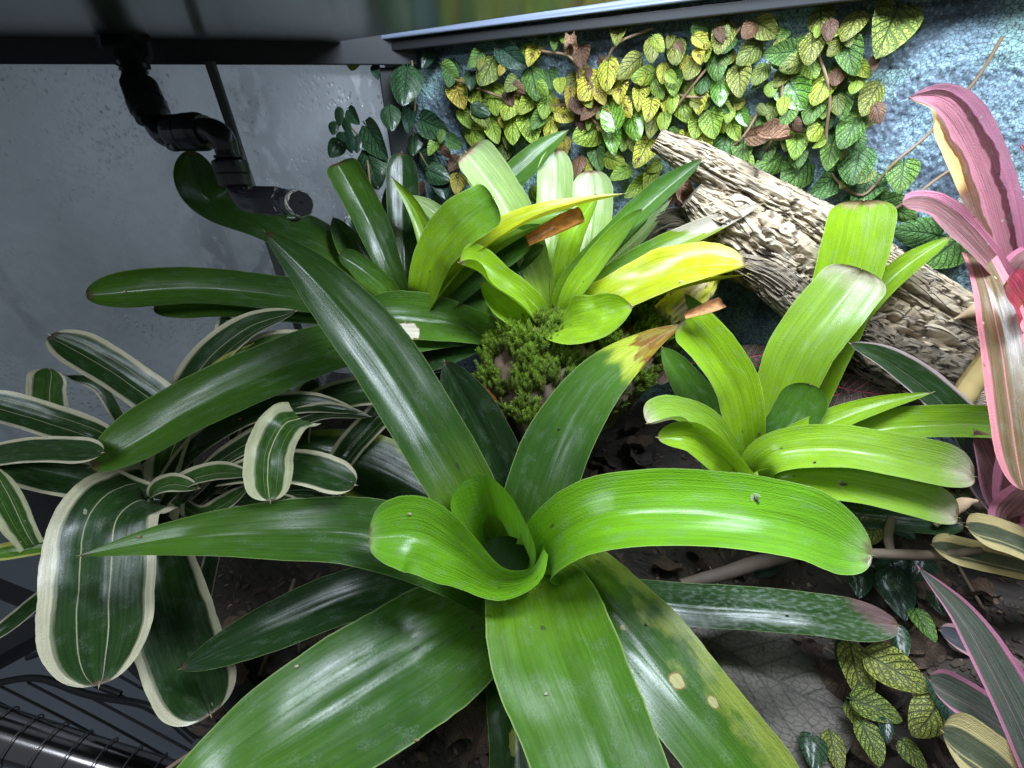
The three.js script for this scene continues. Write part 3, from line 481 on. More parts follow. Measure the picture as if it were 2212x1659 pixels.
{
  const t = thing('driftwood_log', 'pale cracked cork-bark log leaning on the lichen stone panel', 'log', P(1800, 640, 0.3));
  part('branch', barkTube(along('1418,302 1480,335 1560,378 1650,428 1740,478 1810,525 1900,590 2000,655 2120,735', 0.024), [22, 33, 39, 43, 46, 48, 52, 56, 60].map((r) => rpx(r, 0.3)), 1, 0.8), BK[0], t);
  part('bark_slab', barkTube(along('1490,425 1540,470 1620,525 1700,580 1780,630 1850,690 1950,740 2080,830', 0.036), [30, 66, 78, 76, 74, 78, 82, 82].map((r) => rpx(r, 0.285)), 5, 1.1), BK[0], t);
  part('bark_slab', barkTube(along('1560,560 1640,590 1720,650 1800,700 1900,770 2030,830 2220,960', 0.06), [20, 40, 44, 56, 60, 70, 80].map((r) => rpx(r, 0.27)), 8, 1.1), BK[1], t);
  const s = thing('bark_piece', 'small rounded grey-brown bark stub left of the pale log', 'bark', panelHit(1440, 520, 0.03));
  part('bark', barkTube(along('1375,560 1405,505 1450,480 1510,490', 0.03), [16, 26, 30, 14].map((r) => rpx(r, 0.3)), 12, 0.7, 80, 48), BK[1], s);
  const b = thing('bark_piece', 'dark flaky bark lying on the ground behind the lavender bromeliad', 'bark', P(2100, 1030, 0.26));
  part('bark', barkTube(along('1880,960,0.275 1980,1000,0.268 2080,1060,0.258 2240,1150,0.245'), [26, 60, 70, 60].map((r) => rpx(r, 0.26)), 14, 1, 120, 64), BK[1], b);
  const d = thing('bark_piece', 'pale knobbly bark chunk beside the woody stem', 'bark', P(2130, 870, 0.25));
  part('bark', barkTube(along('2080,875,0.252 2130,865,0.248 2200,880,0.246'), [14, 30, 22].map((r) => rpx(r, 0.25)), 17, 0.9, 80, 48), BK[0], d);
}
// ---------------------------------------------------------------- mossy stump
{
  const t = thing('mossy_stump', 'mossy brown stump in the middle under the yellow-green bromeliad', 'stump', P(1130, 1080, 0.3));
  const pts = along('1500,640,0.306 1400,720,0.308 1275,790,0.311 1165,860,0.31 1120,960,0.314 1110,1080,0.322 1110,1180,0.33'), rad = [36, 76, 122, 150, 128, 92, 80].map((r) => rpx(r, 0.31));
  const mound = barkTube(pts, rad, 21, 0.9, 140, 80);
  part('bark', mound, new THREE.MeshStandardMaterial({ map: tex(256, 256, (u, v) => mix3([0.02, 0.013, 0.008], [0.085, 0.055, 0.03], 0.5 + fbm(u * 14, v * 14, 3, 4))), roughness: 0.95 }), t);
  part('bark', barkTube(along('1540,585,0.298 1490,640,0.29 1430,690,0.284'), [26, 40, 34].map((r) => rpx(r, 0.29)), 25, 0.9, 100, 64), new THREE.MeshStandardMaterial({ map: tex(256, 512, (u, v) => mix3([0.33, 0.27, 0.16], [0.30, 0.30, 0.02], ss(fbm(u * 7, v * 7, 3, 4), -0.1, 0.15))), roughness: 0.9 }), t);
  const sg = [], leaf = (a, y, L, up) => { const c = Math.cos(a), s = Math.sin(a), g = new THREE.BufferGeometry(), w = L * 0.22; g.setAttribute('position', new THREE.Float32BufferAttribute([0, y, 0, c * L * 0.5 - s * w, y + up * 0.5, s * L * 0.5 + c * w, c * L, y + up, s * L, c * L * 0.5 + s * w, y + up * 0.5, s * L * 0.5 - c * w], 3)); g.setIndex([0, 1, 2, 0, 2, 3]); g.computeVertexNormals(); return g; };
  for (let w = 0; w < 8; w++) for (let q = 0; q < 4; q++) sg.push(leaf(q * Math.PI / 2 + w * 0.7, 0.0012 + w * 0.00078, 0.0018 - Math.abs(w - 4) * 0.00015, 0.0007 + w * 0.00009));
  const st = new THREE.CylinderGeometry(0.00016, 0.0002, 0.0068, 3, 1, true).translate(0, 0.0034, 0); st.deleteAttribute('uv'); sg.push(st);
  const geo = mergeGeometries(sg), src = new THREE.Mesh(mound), sm = new MeshSurfaceSampler(src).setRandomGenerator(rnd).build();
  const N = 15000, im = new THREE.InstancedMesh(geo, new THREE.MeshPhysicalMaterial({ color: 0xffffff, side: THREE.DoubleSide, roughness: 0.9, transmission: 0.35, specularIntensity: 0.2 }), N), p = V(0, 0, 0), n = V(0, 0, 0), q = new THREE.Quaternion(), Y = V(0, 1, 0); let c = 0;
  for (let i = 0; i < N * 6 && c < N; i++) {
    sm.sample(p, n); const view = camera.position.clone().sub(p).normalize(); if (n.dot(view) < -0.1) continue;
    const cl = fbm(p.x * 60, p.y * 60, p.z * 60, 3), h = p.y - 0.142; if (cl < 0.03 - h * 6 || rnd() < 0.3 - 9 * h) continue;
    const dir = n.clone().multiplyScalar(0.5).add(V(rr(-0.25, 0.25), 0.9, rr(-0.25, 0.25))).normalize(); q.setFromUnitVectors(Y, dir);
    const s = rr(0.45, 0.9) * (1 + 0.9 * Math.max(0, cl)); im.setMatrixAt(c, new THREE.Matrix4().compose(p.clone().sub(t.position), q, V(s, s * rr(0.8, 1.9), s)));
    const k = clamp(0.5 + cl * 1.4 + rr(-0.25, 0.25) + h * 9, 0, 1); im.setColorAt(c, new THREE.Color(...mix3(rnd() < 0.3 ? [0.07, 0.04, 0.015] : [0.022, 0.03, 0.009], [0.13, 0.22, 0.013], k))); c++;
  }
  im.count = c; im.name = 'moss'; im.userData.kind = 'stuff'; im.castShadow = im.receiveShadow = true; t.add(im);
  const dl = thing('dead_leaf', 'small orange-brown leaf scrap stuck on the mossy stump', 'leaf', P(1050, 855, 0.272));
  part('blade', leafGeo({ pts: [[1038, 835, 0.27], [1050, 855, 0.267], [1072, 880, 0.268]], w: 26, chan: 0.6, prof: 'q', nib: 0, n: 14, m: 8 }), LM.dead, dl);
}
// ---------------------------------------------------------------- creeping fig
const figBumps = {};
const figTex = (vein, field, sd0, wet) => {
  const sd = sd0 % 3, f = (u, v) => { const s = Math.abs(u * 2 - 1), a = (v - 0.42 * Math.pow(s, 0.85) + 0.1) * 6.2 + 0.15 * n3(u * 5, v * 5, sd), lat = Math.abs(a - Math.round(a)) * (v > 0.02 ? 1 : 0), mid = s * (1 + v), w = worley(u * 13 + sd, v * 15), net = w[1] - w[0];
    return Math.min(ss(lat, 0.0, 0.2) * 0.7 + 0.3, ss(mid, 0.01, 0.10), 0.4 + 0.6 * ss(net, 0.0, 0.2)); };
  const map = tex(192, 192, (u, v) => { const k = f(u, v), b = fbm(u * 4, v * 4, sd0, 3); let c = mix3(vein, field.map((q) => q * (1 + 0.7 * b)), k); c = mix3(c, field.map((q) => q * 1.25), ss(Math.abs(u * 2 - 1), 0.9, 0.98) * 0.6); const w = worley(u * 5 + sd0 * 3, v * 5); return mix3(c, [0.13, 0.06, 0.03], (sd0 % 3 === 1 && w[2] > 0.86) ? ss(w[0], 0.3, 0.2) : 0); });
  return new THREE.MeshPhysicalMaterial({ map, side: THREE.DoubleSide, bumpMap: (figBumps[sd] ??= tex(192, 192, (u, v) => f(u, v), false)), bumpScale: 0.0022, roughness: wet ? 0.8 : 0.8, specularIntensity: 0.15, clearcoat: wet ? 0.7 : 0.14, clearcoatRoughness: wet ? 0.28 : 0.42, transmission: 0.25, thickness: 0 });
};
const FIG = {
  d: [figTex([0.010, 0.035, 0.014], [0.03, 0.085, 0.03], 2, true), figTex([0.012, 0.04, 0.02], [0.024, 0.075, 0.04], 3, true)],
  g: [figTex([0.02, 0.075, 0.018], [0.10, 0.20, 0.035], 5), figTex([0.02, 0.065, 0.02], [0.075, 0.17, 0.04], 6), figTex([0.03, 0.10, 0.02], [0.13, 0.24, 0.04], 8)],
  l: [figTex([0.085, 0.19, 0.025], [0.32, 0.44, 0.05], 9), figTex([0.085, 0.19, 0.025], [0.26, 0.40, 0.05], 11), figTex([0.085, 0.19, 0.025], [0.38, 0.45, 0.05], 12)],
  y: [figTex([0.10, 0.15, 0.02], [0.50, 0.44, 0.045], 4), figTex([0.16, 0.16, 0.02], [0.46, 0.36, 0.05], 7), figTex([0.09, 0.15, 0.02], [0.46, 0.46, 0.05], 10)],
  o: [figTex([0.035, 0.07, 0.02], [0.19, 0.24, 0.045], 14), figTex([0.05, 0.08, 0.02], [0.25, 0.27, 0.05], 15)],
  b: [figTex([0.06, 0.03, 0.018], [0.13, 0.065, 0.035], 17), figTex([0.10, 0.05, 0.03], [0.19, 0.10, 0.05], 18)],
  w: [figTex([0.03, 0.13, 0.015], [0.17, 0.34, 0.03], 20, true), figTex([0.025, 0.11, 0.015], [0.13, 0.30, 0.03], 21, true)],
};
const figShapes = [0, 1, 2, 3, 4, 5].map((q) => {
  const n = 14, m = 10, pos = [], uv = [], idx = [], wide = [0.80, 0.7, 0.88, 0.76, 0.64, 0.92][q], sk = [0.05, -0.05, 0, 0.08, -0.08, 0.03][q];
  for (let i = 0; i <= n; i++) for (let j = 0; j <= m; j++) {
    const v = i / n, s = j / m * 2 - 1, a = Math.abs(s), hw = wide * 0.5 * Math.pow(Math.sin(Math.PI * Math.pow(v * 0.995 + 0.004, 0.6)), 0.62) * (1 - 0.1 * v);
    const lobe = 0.13 * Math.pow(1 - v, 3) * Math.min(1, a * 1.6), quilt = 0.018 * Math.sin((v - 0.4 * a) * 34) * Math.sin(a * Math.PI) * (1 - v * 0.4);
    const z = 0.3 * hw * (a * a) * (q % 2 ? -1 : 1) - 0.11 * (v - 0.4) ** 2 * (q % 3 ? 1 : 1.9) + quilt - 0.02 * Math.exp(-a * 9) + 0.03 * n3(v * 3 + q * 5, s * 2, q);
    pos.push(s * hw + sk * v * v, v - 0.5 - lobe, z); uv.push(j / m, v);
    if (i < n && j < m) { const o = i * (m + 1) + j; idx.push(o, o + 1, o + m + 1, o + 1, o + m + 2, o + m + 1); }
  }
  const st = new THREE.CylinderGeometry(0.018, 0.022, 0.2, 5, 1, true).translate(0, -0.6, -0.04).toNonIndexed();
  const g = new THREE.BufferGeometry(); g.setAttribute('position', new THREE.Float32BufferAttribute(pos, 3)); g.setAttribute('uv', new THREE.Float32BufferAttribute(uv, 2)); g.setIndex(idx); g.computeVertexNormals();
  st.attributes.uv.array.fill(0.5); return mergeGeometries([g.toNonIndexed(), st]);
});
let figCount = 0;
function heartLeaf(t, hit, x, y, len, ang, tone, off, nrm, tilt = 0.26) {
  const c = hit(x, y, off), a = ang * Math.PI / 180, e = hit === groundHit ? hit(x + Math.sin(a) * 20, y + Math.cos(a) * 20, off) : P(x + Math.sin(a) * 20, y + Math.cos(a) * 20, depthOf(c)), Yd = e.sub(c).normalize();
  const n = nrm.clone().multiplyScalar(0.6).addScaledVector(camera.position.clone().sub(c).normalize(), 0.65).add(V(rr(-tilt, tilt), rr(-tilt, tilt), rr(-tilt, tilt))).normalize();
  const Z = n.addScaledVector(Yd, -n.dot(Yd)).normalize(), X = Yd.clone().cross(Z), list = FIG[tone], q = figCount++;
  const m = new THREE.Mesh(figShapes[(q * 7 + Math.floor(x)) % 6], list[(q * 5 + Math.floor(y)) % list.length]), L = len * depthOf(c) / F;
  m.matrix.makeBasis(X, Yd, Z).scale(V(L, L, L)).setPosition(c.sub(t.position)); m.matrix.decompose(m.position, m.quaternion, m.scale); m.name = 'leaf'; m.castShadow = m.receiveShadow = true; t.add(m);
}
const pick = (str) => str.trim().split(/\s+/).map((q) => { const a = q.split(','); return [+a[0], +a[1], +a[2], +a[3], a[4]]; });
const UP = V(0, 1, 0), scale = (ox, oy) => ([x, y, l, a, k]) => [ox + x * 0.3472, oy + y * 0.3472, l * 0.3472, a, k];
{
  const t = thing('creeping_fig', 'creeping fig with mottled green and yellow heart-shaped leaves covering the stone panel', 'vine', panelHit(1500, 250, 0.005));
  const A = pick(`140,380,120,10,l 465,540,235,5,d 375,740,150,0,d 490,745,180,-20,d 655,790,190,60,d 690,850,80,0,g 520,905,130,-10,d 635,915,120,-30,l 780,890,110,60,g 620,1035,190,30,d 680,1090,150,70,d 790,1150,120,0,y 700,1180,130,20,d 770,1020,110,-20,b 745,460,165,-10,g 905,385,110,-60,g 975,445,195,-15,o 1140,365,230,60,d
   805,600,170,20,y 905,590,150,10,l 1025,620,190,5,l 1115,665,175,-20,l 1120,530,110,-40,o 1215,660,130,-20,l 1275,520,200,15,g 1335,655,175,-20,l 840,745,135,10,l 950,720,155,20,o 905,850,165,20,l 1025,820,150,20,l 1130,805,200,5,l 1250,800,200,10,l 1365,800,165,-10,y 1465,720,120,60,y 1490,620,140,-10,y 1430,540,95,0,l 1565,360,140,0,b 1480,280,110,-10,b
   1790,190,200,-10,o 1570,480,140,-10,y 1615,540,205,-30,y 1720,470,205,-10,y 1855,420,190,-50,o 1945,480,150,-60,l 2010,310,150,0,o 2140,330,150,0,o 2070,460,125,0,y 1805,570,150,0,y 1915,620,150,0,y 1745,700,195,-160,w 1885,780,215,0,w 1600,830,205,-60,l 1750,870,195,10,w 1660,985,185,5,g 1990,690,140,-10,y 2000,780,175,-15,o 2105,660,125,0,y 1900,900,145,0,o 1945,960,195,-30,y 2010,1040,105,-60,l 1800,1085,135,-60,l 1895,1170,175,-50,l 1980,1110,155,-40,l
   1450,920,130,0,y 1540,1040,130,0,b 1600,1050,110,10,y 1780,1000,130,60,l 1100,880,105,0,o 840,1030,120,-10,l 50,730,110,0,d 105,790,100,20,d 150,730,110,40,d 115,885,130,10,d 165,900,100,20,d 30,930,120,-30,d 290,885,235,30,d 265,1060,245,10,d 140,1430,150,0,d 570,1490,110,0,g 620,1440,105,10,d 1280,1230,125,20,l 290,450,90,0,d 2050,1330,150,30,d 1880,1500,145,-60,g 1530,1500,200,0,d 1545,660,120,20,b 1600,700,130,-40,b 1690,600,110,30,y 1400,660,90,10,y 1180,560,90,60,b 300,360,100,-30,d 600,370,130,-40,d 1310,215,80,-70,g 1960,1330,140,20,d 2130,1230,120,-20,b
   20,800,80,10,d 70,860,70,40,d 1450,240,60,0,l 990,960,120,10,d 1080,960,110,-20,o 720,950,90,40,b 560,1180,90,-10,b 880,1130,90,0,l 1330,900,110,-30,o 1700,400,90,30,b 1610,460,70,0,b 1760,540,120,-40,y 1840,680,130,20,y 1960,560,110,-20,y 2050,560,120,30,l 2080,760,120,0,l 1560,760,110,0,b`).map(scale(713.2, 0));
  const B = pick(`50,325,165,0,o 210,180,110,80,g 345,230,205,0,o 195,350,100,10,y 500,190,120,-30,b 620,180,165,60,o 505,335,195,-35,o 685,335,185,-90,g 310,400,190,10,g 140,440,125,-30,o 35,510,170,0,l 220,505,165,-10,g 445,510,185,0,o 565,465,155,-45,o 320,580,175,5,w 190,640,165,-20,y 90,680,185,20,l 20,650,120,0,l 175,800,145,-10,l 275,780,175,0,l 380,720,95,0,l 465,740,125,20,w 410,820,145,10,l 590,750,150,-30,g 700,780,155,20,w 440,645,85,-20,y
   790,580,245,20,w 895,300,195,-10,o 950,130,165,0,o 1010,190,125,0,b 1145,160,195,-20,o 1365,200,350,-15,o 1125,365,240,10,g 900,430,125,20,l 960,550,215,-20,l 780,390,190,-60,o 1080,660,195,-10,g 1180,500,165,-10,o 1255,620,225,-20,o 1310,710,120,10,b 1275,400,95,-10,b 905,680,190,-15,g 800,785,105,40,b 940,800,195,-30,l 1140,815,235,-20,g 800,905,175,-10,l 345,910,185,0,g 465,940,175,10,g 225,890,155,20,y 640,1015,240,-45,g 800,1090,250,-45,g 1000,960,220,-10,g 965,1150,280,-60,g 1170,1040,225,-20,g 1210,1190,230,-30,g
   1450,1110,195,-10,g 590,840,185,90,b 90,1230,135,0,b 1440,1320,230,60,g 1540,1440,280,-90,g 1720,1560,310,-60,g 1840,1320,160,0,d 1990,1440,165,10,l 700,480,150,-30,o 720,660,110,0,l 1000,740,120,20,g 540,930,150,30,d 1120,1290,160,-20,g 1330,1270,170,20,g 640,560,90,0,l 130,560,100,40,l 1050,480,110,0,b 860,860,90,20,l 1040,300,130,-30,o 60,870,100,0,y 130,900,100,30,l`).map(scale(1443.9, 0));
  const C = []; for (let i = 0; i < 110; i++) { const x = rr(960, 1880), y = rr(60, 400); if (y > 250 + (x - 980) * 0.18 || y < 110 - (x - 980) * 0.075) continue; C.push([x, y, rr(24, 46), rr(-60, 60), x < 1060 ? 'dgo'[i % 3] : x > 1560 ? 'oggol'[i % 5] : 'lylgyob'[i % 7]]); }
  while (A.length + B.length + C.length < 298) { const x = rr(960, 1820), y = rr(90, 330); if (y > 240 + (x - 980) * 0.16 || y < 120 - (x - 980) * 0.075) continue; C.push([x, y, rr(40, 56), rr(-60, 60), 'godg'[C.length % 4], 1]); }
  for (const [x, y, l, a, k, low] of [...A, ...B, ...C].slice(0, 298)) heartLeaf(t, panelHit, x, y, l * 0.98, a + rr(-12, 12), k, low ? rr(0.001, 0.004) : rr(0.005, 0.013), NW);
  const stem = new THREE.MeshStandardMaterial({ color: new THREE.Color(0.13, 0.085, 0.045), roughness: 0.8 });
  for (const s of ['1890,400 1930,350 2010,290 2110,170 2160,80', '1890,400 1860,420 1800,380 1785,300 1790,200 1760,90', '1440,260 1500,180 1560,110 1600,60', '1240,230 1330,250 1400,230 1460,240', '980,170 1060,200 1150,230 1240,230 1300,280 1320,350', '1170,110 1240,130 1260,220', '730,240 760,270 780,310 800,400', '1640,240 1600,300 1560,330', '1690,180 1680,280 1650,330', '890,130 900,220 890,300 930,370', '1850,500 1960,430 2040,380 2120,330', '1410,60 1330,100 1300,160', '1600,200 1500,210 1440,200'])
    part('stem', tube(along(s, 0.006).map((p, i) => p.addScaledVector(NW, 0.003 * Math.sin(i * 2.1))), 0.0009, 40, 6), stem, t);
  // lone dead leaves caught in the vine and on the log
  for (const [x, y, l, a, la] of [[1475, 415, 60, 10, 'pink-brown withered leaf under the tip of the pale log'], [1672, 290, 66, 80, 'curled reddish brown leaf caught in the vine above the pale log'], [1232, 95, 46, 0, 'crumpled brown leaf hanging under the rim']]) {
    const d = thing('dead_leaf', la, 'leaf', panelHit(x, y, 0.03)), q = a * Math.PI / 180, k = [-0.5, 0, 0.5].map((f) => panelHit(x + Math.sin(q) * l * f, y + Math.cos(q) * l * f, 0.03 + 0.006 * (1 - 4 * f * f)));
    part('blade', leafGeo({ pts: k, w: l * 0.62, chan: 0.9, prof: 'q', nib: 0, n: 16, m: 12, wave: 0.25 }), new THREE.MeshStandardMaterial({ map: FIG.b[1].map, bumpMap: FIG.b[1].bumpMap, bumpScale: 0.001, roughness: 0.85, side: THREE.DoubleSide }), d);
  }
}
// fig on the ground, lower right
{
  const t = thing('creeping_fig', 'dull green creeping fig leaves spreading over the dark litter at the lower right', 'vine', groundHit(1850, 1430, 0.004));
  for (const [x, y, l, a, k] of pick(`1190,500,200,-10,d 1430,580,290,10,d 1390,400,190,-70,d 1590,780,180,30,g 1170,1090,310,10,o 1440,1070,290,60,o 1310,1290,230,70,o 1180,1370,160,30,o 1270,1520,200,25,o 1620,1370,270,-30,o 1730,1250,220,20,d 1030,1570,195,10,o 900,1570,180,0,d 1280,190,180,0,o 1460,180,140,60,d 600,420,160,-40,d 1430,880,190,10,d 1560,430,170,-30,d 1080,960,180,-20,d 1700,640,130,20,d 1350,1430,120,0,d 1540,1590,150,40,o`).map(scale(1443.9, 1083))) heartLeaf(t, groundHit, x, y, l, a, k, rr(0.02, 0.032), UP, 0.2);
  const stem = new THREE.MeshStandardMaterial({ color: new THREE.Color(0.09, 0.065, 0.04), roughness: 0.85 });
  for (const s of ['1780,1400 1860,1440 1930,1400 1990,1340', '1860,1440 1900,1510 1890,1600', '1930,1400 1960,1480 2010,1560', '1860,1200 1900,1280 1950,1320']) part('stem', tube(s.split(' ').map((q) => groundHit(...q.split(',').map(Number), 0.006)), 0.0009, 30, 6), stem, t);
}
// ---------------------------------------------------------------- nerve plants with pink veins
{
  const f = (u, v) => { const s = Math.abs(u * 2 - 1), a = (v - 0.4 * s) * 6, lat = Math.abs(a - Math.round(a)), w = worley(u * 10, v * 12); return Math.max(1 - ss(s, 0.02, 0.07), (1 - ss(lat, 0.04, 0.12)) * (1 - 0.4 * s), (1 - ss(w[1] - w[0], 0.02, 0.1)) * 0.6); };
  const nb = tex(192, 192, (u, v) => 1 - f(u, v), false), nm = (g, p) => new THREE.MeshPhysicalMaterial({ map: tex(192, 192, (u, v) => mix3(g, p, f(u, v))), bumpMap: nb, bumpScale: 0.0006, roughness: 0.7, side: THREE.DoubleSide, transmission: 0.15 });
  FIG.n = [nm([0.025, 0.045, 0.02], [0.36, 0.06, 0.09])]; FIG.r = [nm([0.28, 0.05, 0.06], [0.5, 0.14, 0.12])];
  const at = (d) => (x, y, off) => P(x, y, d - off);
  for (const [la, px, lv] of [['nerve plant with pink-veined dark leaves under the log, right of the lime bromeliad', [1830, 860, 0.285], '1832,795,92,-10,n,0.29 1882,850,105,80,n,0.28 1798,855,96,-70,n,0.282 1640,768,88,100,n,0.305 1595,800,70,20,n,0.305'], ['nerve plant with red leaves at the bottom edge between the big leaves', [1470, 1640, 0.24], '1462,1645,70,-30,r,0.235 1500,1610,60,30,r,0.24 1420,1560,60,40,r,0.24 1385,1520,50,10,r,0.24'], ['small reddish nerve plant left of the lime bromeliad', [1450, 780, 0.3], '1400,775,60,10,r,0.298 1440,800,70,-20,n,0.298 1545,790,80,10,n,0.296']]) {
    const t = thing('nerve_plant', la, 'plant', P(...px));
    for (const q of lv.split(' ')) { const [x, y, l, a, k, d] = q.split(','); heartLeaf(t, at(+d), +x, +y, +l, +a, k, rr(0, 0.004), V(0, 0.6, 0.8), 0.2); }
    const w = lv.split(' ').map((q) => q.split(','));
    for (const q of w) part('stem', tube([P(...px).add(V(0, -0.02, 0)), P((+q[0] + px[0]) / 2, (+q[1] + px[1]) / 2, (+q[5] + px[2]) / 2 + 0.004), P(+q[0], +q[1], +q[5] + 0.002)], 0.0009, 14, 6), FIG.r[0], t);
  }
}
// ---------------------------------------------------------------- stems and twigs
{
  const wb = tex(128, 256, (u, v) => 0.5 + 0.5 * fbm(u * 20, v * 40, 3, 3), false), wood = (a, b, sd) => new THREE.MeshStandardMaterial({ map: tex(128, 256, (u, v) => mix3(a, b, clamp(0.5 + fbm(u * 14, v * 22, sd, 4), 0, 1))), bumpMap: wb, bumpScale: 0.0016, roughness: 0.8 });
  const one = (name, label, cat, pts, radii, m, extra = []) => { const p = along(pts), t = thing(name, label, cat, p[0]); part(cat === 'twig' ? 'shoot' : 'stem', ribbonTube(p, radii, 60, 14, (s, th) => 0.14 * fbm(s * 160, th, 2, 3)), m, t); for (const [q, r] of extra) part('side_shoot', ribbonTube(along(q), r, 30, 10, (s, th) => 0.12 * fbm(s * 200, th, 5, 3)), m, t); };
  one('woody_stem', 'thick yellowish woody stem leaning behind the pink leaf at the right', 'stem', '2050,905,0.25 2090,840,0.246 2140,775,0.242 2178,730,0.24 2172,690,0.242 2140,655,0.248', [0.0056, 0.0056, 0.0056, 0.0062, 0.0045, 0.003], wood([0.26, 0.19, 0.06], [0.36, 0.27, 0.11], 3));
  one('twig', 'grey upright twig behind the glossy broad leaf of the lime bromeliad', 'twig', '1765,905,0.275 1790,835,0.272 1808,780,0.268 1835,725,0.266 1850,670,0.268', [0.003, 0.0028, 0.0026, 0.0022, 0.0012], wood([0.17, 0.13, 0.11], [0.30, 0.25, 0.21], 5), [['1838,715,0.266 1870,695,0.264 1912,680,0.262', [0.0018, 0.0014, 0.0008]]]);
  one('twig', 'brown forked twig lying right of the tip of the big cup leaf', 'twig', '1870,1195,0.225 1950,1198,0.222 2040,1198,0.22 2118,1188,0.219', [0.0026, 0.0026, 0.0024, 0.0016], wood([0.06, 0.04, 0.028], [0.12, 0.085, 0.06], 8), [['1925,1195,0.224 1918,1160,0.226 1926,1120,0.23', [0.002, 0.0022, 0.002]]]);
  one('twig', 'brown dead twig in the dark gap behind the dusty right-hand leaf', 'twig', '1470,1262,0.27 1560,1240,0.268 1640,1215,0.268 1720,1200,0.27', [0.003, 0.004, 0.0045, 0.003], wood([0.04, 0.028, 0.02], [0.085, 0.06, 0.043], 9));
  const dry = wood([0.30, 0.20, 0.11], [0.42, 0.31, 0.2], 11);
  one('dry_sheath', 'torn papery brown sheath at the foot of the pink bromeliad', 'leaf', '2060,690,0.262 2110,670,0.256 2160,650,0.252', [0.0006, 0.004, 0.001], dry);
  one('dry_sheath', 'dry brown sheath fork above the yellow striped leaves', 'leaf', '2020,1135,0.225 2050,1110,0.222 2085,1085,0.222 2110,1082,0.222', [0.0012, 0.0026, 0.003, 0.001], dry);
  const tip = thing('dead_leaf', 'curled dry brown leaf tip resting on the lime bromeliad', 'leaf', P(1500, 680, 0.228));
  part('blade', leafGeo({ pts: [[1480, 684, 0.228], [1520, 672, 0.226], [1562, 656, 0.226]], w: 30, chan: 0.9, prof: 't', nib: 0, n: 14, m: 8 }), new THREE.MeshStandardMaterial({ map: LM.dead.map, color: new THREE.Color(0.55, 0.62, 0.7), roughness: 0.8, side: THREE.DoubleSide }), tip);
}
